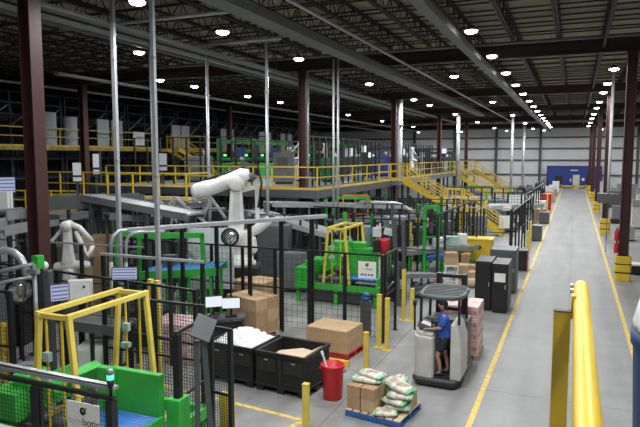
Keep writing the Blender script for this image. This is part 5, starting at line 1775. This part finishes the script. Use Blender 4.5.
# pale drums between the decks at left
for i, (px, py, d, w, h, lab) in enumerate(((77, 172, 26, 0.17, 0.8, 'pale upright panel below the upper walkway, left of the purplish column'), (96, 164, 27, 0.13, 0.9, 'pale upright panel below the upper walkway, right of the purplish column'), (163, 162, 32, 0.2, 0.9, 'pale panel left of the upper stair foot'))):
    c = AtD(px, py, d)
    t = thing('rack_panel', lab, 'panel', (c.x, c.y, 0), YAW + 0.4, 'pale panels below the upper walkway')
    MB().b2((-w, -0.03, c.z - h / 2), (w, 0.03, c.z + h / 2)).build('panel', 'whitepanel', t)
    MB().b2((-w, -0.04, c.z - h * 0.28), (w, -0.03, c.z - h * 0.17)).build('label_strip', 'black', t)
    MB().b2((-0.05, 0.03, 0), (0.05, 0.1, c.z)).build('post', 'gunmetal', t)

# palletizing line on the floor beyond the central walkway (seen above the railing)
for i, (px, d, w, h) in enumerate(((236, 44, 2.6, 6.3), (272, 45, 2.4, 6.2), (301, 48, 2.0, 6.0), (347, 48, 3.0, 6.1), (382, 52, 2.6, 6.0), (415, 58, 2.6, 5.8), (440, 66, 2.6, 5.6))):
    c = AtD(px, 157, d)
    t = thing('sorting_frame', '%s tall green machine frame from the left beyond the central walkway' % ORD[i].replace('nearest', 'first'), 'machine', (c.x, c.y, 3.42), YAW, 'tall machine frames beyond the walkway')
    h -= 3.42
    for s in (-1, 1):
        for yy in (-0.1, 1.4):
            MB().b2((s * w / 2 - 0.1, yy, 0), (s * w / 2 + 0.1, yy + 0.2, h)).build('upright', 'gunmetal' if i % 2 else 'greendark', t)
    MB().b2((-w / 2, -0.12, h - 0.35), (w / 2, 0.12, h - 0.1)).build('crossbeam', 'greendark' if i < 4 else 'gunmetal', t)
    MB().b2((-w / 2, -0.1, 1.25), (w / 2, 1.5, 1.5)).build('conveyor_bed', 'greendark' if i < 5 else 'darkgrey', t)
    MB().b2((-w * 0.4, -0.1, 0.1), (w * 0.1, 1.2, 1.1)).build('housing', 'green' if i < 3 else 'darkgrey', t, 0.03)
    MB().b2((-w * 0.05, 0.0, 1.55), (w * 0.25, 1.0, 2.25)).build('tote', ['navy', 'navy', 'offwhite', 'whitepanel', 'darkgrey', 'bluewall', 'darkgrey'][i], t)
    for kx in (-0.3, 0.3):
        MB().b2((w * kx - 0.1, -0.16, 1.6), (w * kx + 0.1, -0.121, 1.75)).build('indicator', 'greenglow' if i < 3 else 'screenwhite', t)
for i, (px, py, d, sc, lab) in enumerate(((300, 166, 43, 1.0, 'white robot arm far behind the railing, left of the central burgundy column'), (326, 166, 40, 0.95, 'white robot arm far behind the railing, right of the central burgundy column'), (412, 166, 50, 0.9, 'small pale robot arm beyond the head of the yellow stairs'))):
    c = AtD(px, 160, d)
    dup(rl, (c.x, c.y, 3.42), PI + YAW + 0.3 + i, lab, None, sc * 0.85)
o = walkway('broad raised floor carrying the machine frames beyond the central walkway', -24.9, 27.3, -12.62, 73.0, 3.42, 0.35, sp=9)
# lit signs in the far conveyor hall
for i, (px, py, d, w, h) in enumerate(((353, 152, 43, 0.3, 0.6), (364, 149, 43, 0.35, 0.5), (369, 155, 43, 0.3, 0.4), (444, 151, 58, 0.5, 0.5), (404, 152, 52, 0.3, 0.6))):
    c = AtD(px, py, d)
    t = thing('status_screen', '%s lit status screen from the left among the frames beyond the walkway' % ORD[i].replace('nearest', 'first'), 'screen', (c.x, c.y, 0), YAW)
    MB().b2((-w / 2, -0.05, c.z - h / 2), (w / 2, 0.05, c.z + h / 2)).build('casing', 'black', t)
    MB().b2((-w * 0.46, -0.06, c.z - h * 0.46), (w * 0.46, -0.051, c.z + h * 0.46)).build('screen', 'screenwhite', t)
    MB().b2((-0.05, 0.05, 0), (0.05, 0.12, c.z)).build('post', 'gunmetal', t)

# ================================================================== far end
t = thing('blue_enclosure', 'blue painted room standing against the far white wall', 'enclosure', (-0.1, 103.4, 0))
MB().b2((-4.0, 0, 0), (4.1, 2.0, 3.45)).build('shell', 'bluewall', t)
MB().b2((-2.7, -0.04, 0), (-1.6, 0, 1.9)).build('opening', 'black', t)
MB().b2((1.9, -0.04, 0), (2.9, 0, 2.0)).build('opening', 'black', t)
dr = MB().b2((-0.1, -0.05, 0), (0.9, 0, 2.1)).build('door', 'offwhite', t)
MB().b2((0.7, -0.1, 0.95), (0.8, -0.05, 1.1)).build('door_handle', 'grey', dr)
MB().b2((-0.35, -0.04, 1.0), (-0.5, 0, 1.5)).b2((1.2, -0.04, 1.2), (1.6, 0, 1.6)).build('notice', 'sign', t)
MB().b2((-0.5, -0.03, 2.75), (0.6, 0, 2.9)).build('sign_lettering', 'film', t)
MB().b2((-4.05, -0.05, 3.4), (4.15, 2.0, 3.5)).build('roof_trim', 'navy', t)
t = thing('guard_barrier', 'low yellow barrier in front of the blue enclosure', 'barrier', (-0.05, 102.4, 0))
MB().b2((-1.9, -0.1, 0.2), (1.9, 0.1, 0.45)).build('rail', 'yellow', t)
for x in (-1.8, 0, 1.8):
    MB().b2((x - 0.1, -0.1, 0), (x + 0.1, 0.1, 0.6)).build('post', 'yellow', t)

# ================================================================== right bay
t = thing('conduit_drop', 'white conduit dropping from the roof to a dark unit near the right columns', 'conduit', (1.66, 34.5, 3.1))
MB().tube([(0, 0, 0), (0, 0, 6.3)], 0.075, 10).build('pipe', 'film', t)
MB().b2((-0.5, -0.3, -0.5), (0.5, 0.3, 0.0)).build('hung_unit', 'darkgrey', t, 0.02)
MB().b2((-0.02, -0.02, -3.1), (0.02, 0.02, -0.5)).build('stand', 'darkgrey', t)
for i in range(2):
    t = thing('extinguisher', ('lower red fire extinguisher on the nearest right column', 'upper red fire extinguisher on the nearest right column')[i], 'fire extinguisher', (1.68, 26.9, 1.1 + i * 0.5), 0, 'fire extinguishers on the right column')
    MB().lathe((0, 0, 0), [(0, 0), (0.085, 0), (0.09, 0.02), (0.09, 0.36), (0.06, 0.43), (0.03, 0.45), (0, 0.46)], 16).build('cylinder', 'red', t)
    MB().b2((-0.03, -0.05, 0.45), (0.03, 0.05, 0.50)).build('handle', 'black', t)
    MB().b2((0.06, -0.05, 0.1), (0.118, 0.05, 0.3)).build('bracket', 'black', t)
q = G(633, 272)
t = thing('dock_barrier', 'black and white floor barrier right of the nearest column guard', 'barrier', (3.1, 28.6, 0))
MB().b2((-0.75, -0.3, 0), (1.2, 0.3, 0.38)).build('body', 'black', t, 0.03)
MB().b2((-0.76, -0.31, 0.38), (1.21, 0.31, 0.46)).build('top', 'film', t, 0.02)
for i, (x, y, w, h, m, lab) in enumerate(((2.95, 40.0, 0.9, 0.9, 'grey', 'grey cart beside the second column right of the aisle'), (4.6, 47, 1.6, 1.5, 'offwhite', 'pale machine cabinet at the right edge'), (3.6, 53, 1.4, 1.1, 'midgrey', 'grey machine beyond the pale cabinet at right'),
                                          (6.0, 58, 2.0, 1.8, 'offwhite', 'pale machine farther back at the right edge'), (3.8, 66, 1.5, 1.6, 'darkgrey', 'dark cabinet far back right of the columns'), (3.0, 50.0, 0.7, 0.35, 'black', 'low black mat trolley beside the third column'), (5.4, 74, 2.0, 2.0, 'grey', 'grey unit far back at right'), (3.6, 84, 1.5, 1.8, 'offwhite', 'pale unit near the blue enclosure'))):
    t = cabinet('machine_cabinet', lab, (x, y, 0), (w, 1.0, h), 0, m, 'cabinet', 'units in the right bay')
    if i in (1, 3):
        MB().b2((-w / 2, -0.4, h), (w * 0.2, 0.4, h + 0.5)).build('top_unit', 'grey', t, 0.02)

# ================================================================== further equipment of the cells
def truss(label, c, rz, w, h, m='lightgrey', z0=0.0):
    """portal of light tubes with a peaked brace on two legs"""
    t = thing('brace_frame', label, 'frame', (c.x, c.y, 0), rz, 'light tube frames behind the large robot')
    zt = c.z
    MB().bar((-w / 2, 0, zt - h), (-w * 0.12, 0, zt), 0.09).build('left_strut', m, t)
    MB().bar((w / 2, 0, zt - h), (-w * 0.12, 0, zt), 0.09).build('right_strut', m, t)
    MB().bar((-w * 0.5, 0, zt - h * 0.5), (w * 0.5, 0, zt - h * 0.5), 0.06).build('tie_bar', m, t)
    MB().bar((-w * 0.12, 0, zt), (-w * 0.2, 0, zt - h), 0.06).build('centre_strut', m, t)
    for s in (-1, 1):
        MB().b2((s * w / 2 - 0.05, -0.05, 0), (s * w / 2 + 0.05, 0.05, zt - h + 0.05)).build('leg', 'midgrey', t)
    return t


truss('light grey peaked tube frame behind the forearm of the large white robot', AtD(181, 197, 22), YAW, 1.9, 1.0)
truss('second peaked tube frame, just left of the one behind the robot forearm', AtD(163, 200, 23), YAW + 0.2, 1.1, 0.9)
truss('tilted tube frame right of the large white robot', AtD(214, 198, 23.5), YAW - 0.1, 0.9, 0.8)

# pale hand rail of the left cell
a, b = AtD(101, 254, 14.6), AtD(203.5, 262, 14.0)
t = thing('pipe_rail', 'pale horizontal rail on black posts before the green portal at left centre', 'rail', (a.x, a.y, 0))
d = b - a
MB().bar((0, 0, a.z), (d.x, d.y, b.z), 0.06).build('rail', 'lightgrey', t)
for f in (0.02, 0.35, 0.68, 0.99):
    MB().b2((d.x * f - 0.04, d.y * f - 0.04, 0), (d.x * f + 0.04, d.y * f + 0.04, a.z + (b.z - a.z) * f - 0.03)).build('post', 'black', t)

# dark fences deeper in the left half
fence('dark fence in front of the grey conveyors below the left yellow railing', (-19.5, 17.2), (-13.6, 18.2), 2.5, 0.85, 0.08, mesh=False)
fence('dark fence between the two white robots', (-14.6, 16.4), (-11.4, 17.4), 2.6, 0.5, 0.07, mesh=False)
fence('dark fence right behind the large white robot', (-11.6, 20.6), (-8.6, 21.6), 2.7, 0.6, 0.08, mesh=False)
fence('dark fence under the front edge of the central walkway', (-16.5, 25.2), (-9.0, 25.0), 2.7, 0.75, 0.09, mesh=False)
fence('dark fence beyond the middle green machine, under the walkway end', (-9.6, 27.5), (-5.4, 28.0), 2.7, 0.7, 0.08, mesh=False)
fence('dark fence before the stair landing', (-9.0, 36.0), (-5.0, 36.2), 2.4, 0.9, 0.09, mesh=False)
fence('black fence across the floor before the white boards', (-6.6, 30.4), (-2.75, 30.2), 2.45, 1.25, 0.08, mesh=False, railmat='lightgrey')
fence('dark fence at far left below the lit screen', (-21.5, 15.2), (-17.6, 15.6), 2.5, 0.7, 0.08, mesh=False)
fence('black mesh fence close behind the near gantry', (-8.6, 9.2), (-6.3, 9.25), 2.2, 1.15, 0.07, pitch=0.06)
# machine cages on the raised floor
for lab, x0, y0, x1, y1 in (('dark cage front before the first machine frame on the raised floor', -23.5, 28.0, -19.0, 28.0), ('dark cage front left of the central burgundy column on the raised floor', -18.8, 28.2, -14.9, 28.2),
                            ('dark cage side running back along the raised floor edge', -12.75, 28.2, -12.75, 41.0), ('second dark cage side farther back along the raised floor edge', -12.75, 44.5, -12.75, 58.0), ('dark cage crossing the raised floor in the middle', -22.5, 37.0, -13.2, 37.0)):
    f = fence(lab, (x0, y0), (x1, y1), 2.6, 0.9, 0.08, mesh=False, group='dark cages on the raised floor')
    f.location.z = 3.425
for i, (x, y, w, h, m, lab) in enumerate(((-21.5, 31.5, 1.6, 1.6, 'darkgrey', 'dark grey machine at the left of the raised floor'), (-18.5, 31.0, 1.4, 1.2, 'greendark', 'dark green machine near the front of the raised floor'), (-15.6, 31.5, 1.2, 1.8, 'midgrey', 'grey machine behind the central burgundy column'),
                                          (-14.2, 35.0, 1.0, 1.5, 'greendark', 'dark green machine by the raised floor edge'), (-17.0, 35.0, 1.5, 1.0, 'offwhite', 'pale low machine in the middle of the raised floor'), (-14.3, 46.5, 1.2, 1.6, 'bluewall', 'blue machine beyond the head of the stairs'),
                                          (-14.4, 51.5, 1.2, 1.6, 'darkgrey', 'dark machine far along the raised floor edge'), (-14.0, 57.0, 1.2, 1.6, 'whitepanel', 'pale machine at the far raised floor edge'))):
    t = thing('machine_unit', lab, 'machine', (x, y, 3.425), YAW, 'machines on the raised floor')
    MB().b2((-w / 2, -0.5, 0.1), (w / 2, 0.5, h)).build('housing', m, t, 0.03)
    MB().b2((-w / 2 + 0.1, -0.4, 0), (w / 2 - 0.1, 0.4, 0.1)).build('plinth', 'black', t)
    MB().b2((-w * 0.3, -0.53, h * 0.5), (w * 0.2, -0.5, h * 0.85)).build('hatch', 'darkgrey', t)
    MB().lathe((w * 0.25, 0, h), [(0, 0), (0.15, 0), (0.15, 0.3), (0.08, 0.35), (0, 0.35)], 14).build('vent_stack', 'grey', t)
# dark machines inside the cells at left
for lab, px, py, d, w, h, m in (('dark conveyor drive under the pale rail at left centre', 150, 300, 16, 1.2, 1.0, 'black'), ('dark machine base left of the blue roller conveyor', 125, 290, 16.5, 0.9, 1.2, 'darkgrey'), ('black machine base right of the blue roller conveyor', 205, 288, 18.2, 0.6, 0.9, 'black'),
                                ('dark machine behind the left white robot', 40, 240, 21, 1.5, 1.9, 'darkgrey'), ('dark machine housing right of the left white robot', 120, 235, 22, 1.4, 1.9, 'darkgrey'), ('dark unit at the far left under the hooped pipe', 5, 262, 16, 1.2, 1.7, 'black'),
                                ('slate machine housing behind the peaked tube frame', 180, 225, 24, 2.2, 2.0, 'slate'), ('dark machine left of the covered conveyor', 262, 232, 23.6, 1.0, 2.2, 'black'), ('dark machine under the walkway at its left part', 232, 205, 28, 2.0, 2.5, 'black'),
                                ('dark machine under the walkway beside its corner', 316, 206, 29, 1.6, 2.6, 'black'), ('black unit behind the red bucket', 388, 232, 24, 0.7, 2.2, 'black'), ('black unit left of the low box conveyor', 398, 240, 27, 0.8, 2.0, 'black')):
    c = AtD(px, py, d)
    cabinet('machine_unit', lab, (c.x, c.y, 0), (w, 0.7, h), YAW, m, 'machine', 'dark machines inside the cells')

# denser dark guarding and machinery between the walkway, the stairs and the aisle
fence('dark close set fence left of the green twin tower', (-9.2, 24.6), (-6.2, 25.6), 2.5, 0.42, 0.08, mesh=False)
fence('dark close set fence behind the low box conveyor', (-7.6, 29.0), (-4.2, 29.2), 2.3, 0.5, 0.08, mesh=False)
fence('dark mesh fence below the upper stair flight', (-10.8, 33.0), (-7.4, 33.4), 2.6, 0.6, 0.09, pitch=0.12, wire=0.012)
fence('dark mesh fence behind the lower stair flight', (-8.0, 44.5), (-3.4, 45.0), 2.4, 0.9, 0.1, pitch=0.2, wire=0.02)
fence('dark fence beyond the foot of the stairs', (-9.5, 50.5), (-3.6, 51.0), 2.4, 0.9, 0.1, mesh=False)
for lab, px, py, d, w, h, m in (('black machine under the upper stair flight', 420, 222, 36.5, 2.2, 2.2, 'black'), ('dark green machine behind the stair landing', 448, 214, 41, 2.0, 2.2, 'greendark'), ('black machine left of the lower stair flight', 444, 232, 33.5, 1.0, 1.5, 'black'),
                                ('dark machine behind the foot of the stairs', 487, 216, 47, 2.6, 1.8, 'darkgrey'), ('black machine behind the orange caged machine', 352, 216, 31, 1.6, 2.4, 'black'), ('dark green machine right of the orange caged machine', 376, 222, 29, 0.9, 2.0, 'greendark'),
                                ('black machine behind the middle gantry', 338, 240, 24.8, 1.6, 1.7, 'black'), ('dark machine beside the tallest yellow bollard', 394, 272, 21, 0.8, 1.3, 'black'), ('dark low machine behind the forklift roof', 424, 284, 21.5, 0.9, 0.6, 'darkgrey'),
                                ('slate machine left of the tote box', 452, 258, 29, 0.9, 0.9, 'slate'), ('dark machine below the white boards', 507, 226, 40, 1.4, 1.0, 'darkgrey'), ('dark green machine behind the white boards', 520, 205, 58, 2.6, 1.9, 'greendark'), ('black machine far back by the aisle fence', 530, 200, 68, 3.0, 2.0, 'black')):
    c = AtD(px, py, d)
    t = thing('machine_unit', lab, 'machine', (c.x, c.y, 0), YAW, 'dark machines between the stairs and the aisle')
    MB().b2((-w / 2, -0.35, 0.1), (w / 2, 0.35, h * 0.7)).build('housing', m, t, 0.02)
    MB().b2((-w / 2 + 0.05, -0.3, 0), (w / 2 - 0.05, 0.3, 0.1)).build('plinth', 'rubber', t)
    for k in range(3):
        MB().b2((-w * 0.42 + k * w * 0.3, -0.25, h * 0.7), (-w * 0.25 + k * w * 0.3, 0.2, h * (0.85 + 0.07 * k))).build('head_unit', ['darkgrey', 'midgrey', 'slate'][k], t, 0.01)
    MB().tube([(-w * 0.4, -0.38, h * 0.3), (-w * 0.1, -0.4, h * 0.55), (w * 0.4, -0.38, h * 0.4)], 0.03, 8).build('hose', 'lightgrey', t)
    MB().b2((w * 0.15, -0.37, h * 0.35), (w * 0.35, -0.35, h * 0.6)).build('label_plate', 'offwhite', t)

SC.view_settings.view_transform = 'Standard'
SC.view_settings.look = 'None'
SC.view_settings.gamma = 1
SC.view_settings.use_curve_mapping = False
SC.view_settings.exposure = 0.0
w = bpy.data.worlds.new('world')
SC.world = w
w.use_nodes = True
w.node_tree.nodes['Background'].inputs[0].default_value = (0.5, 0.55, 0.6, 1)
w.node_tree.nodes['Background'].inputs[1].default_value = 0.05
SC.cycles.use_denoising = True
SC.cycles.max_bounces = 6
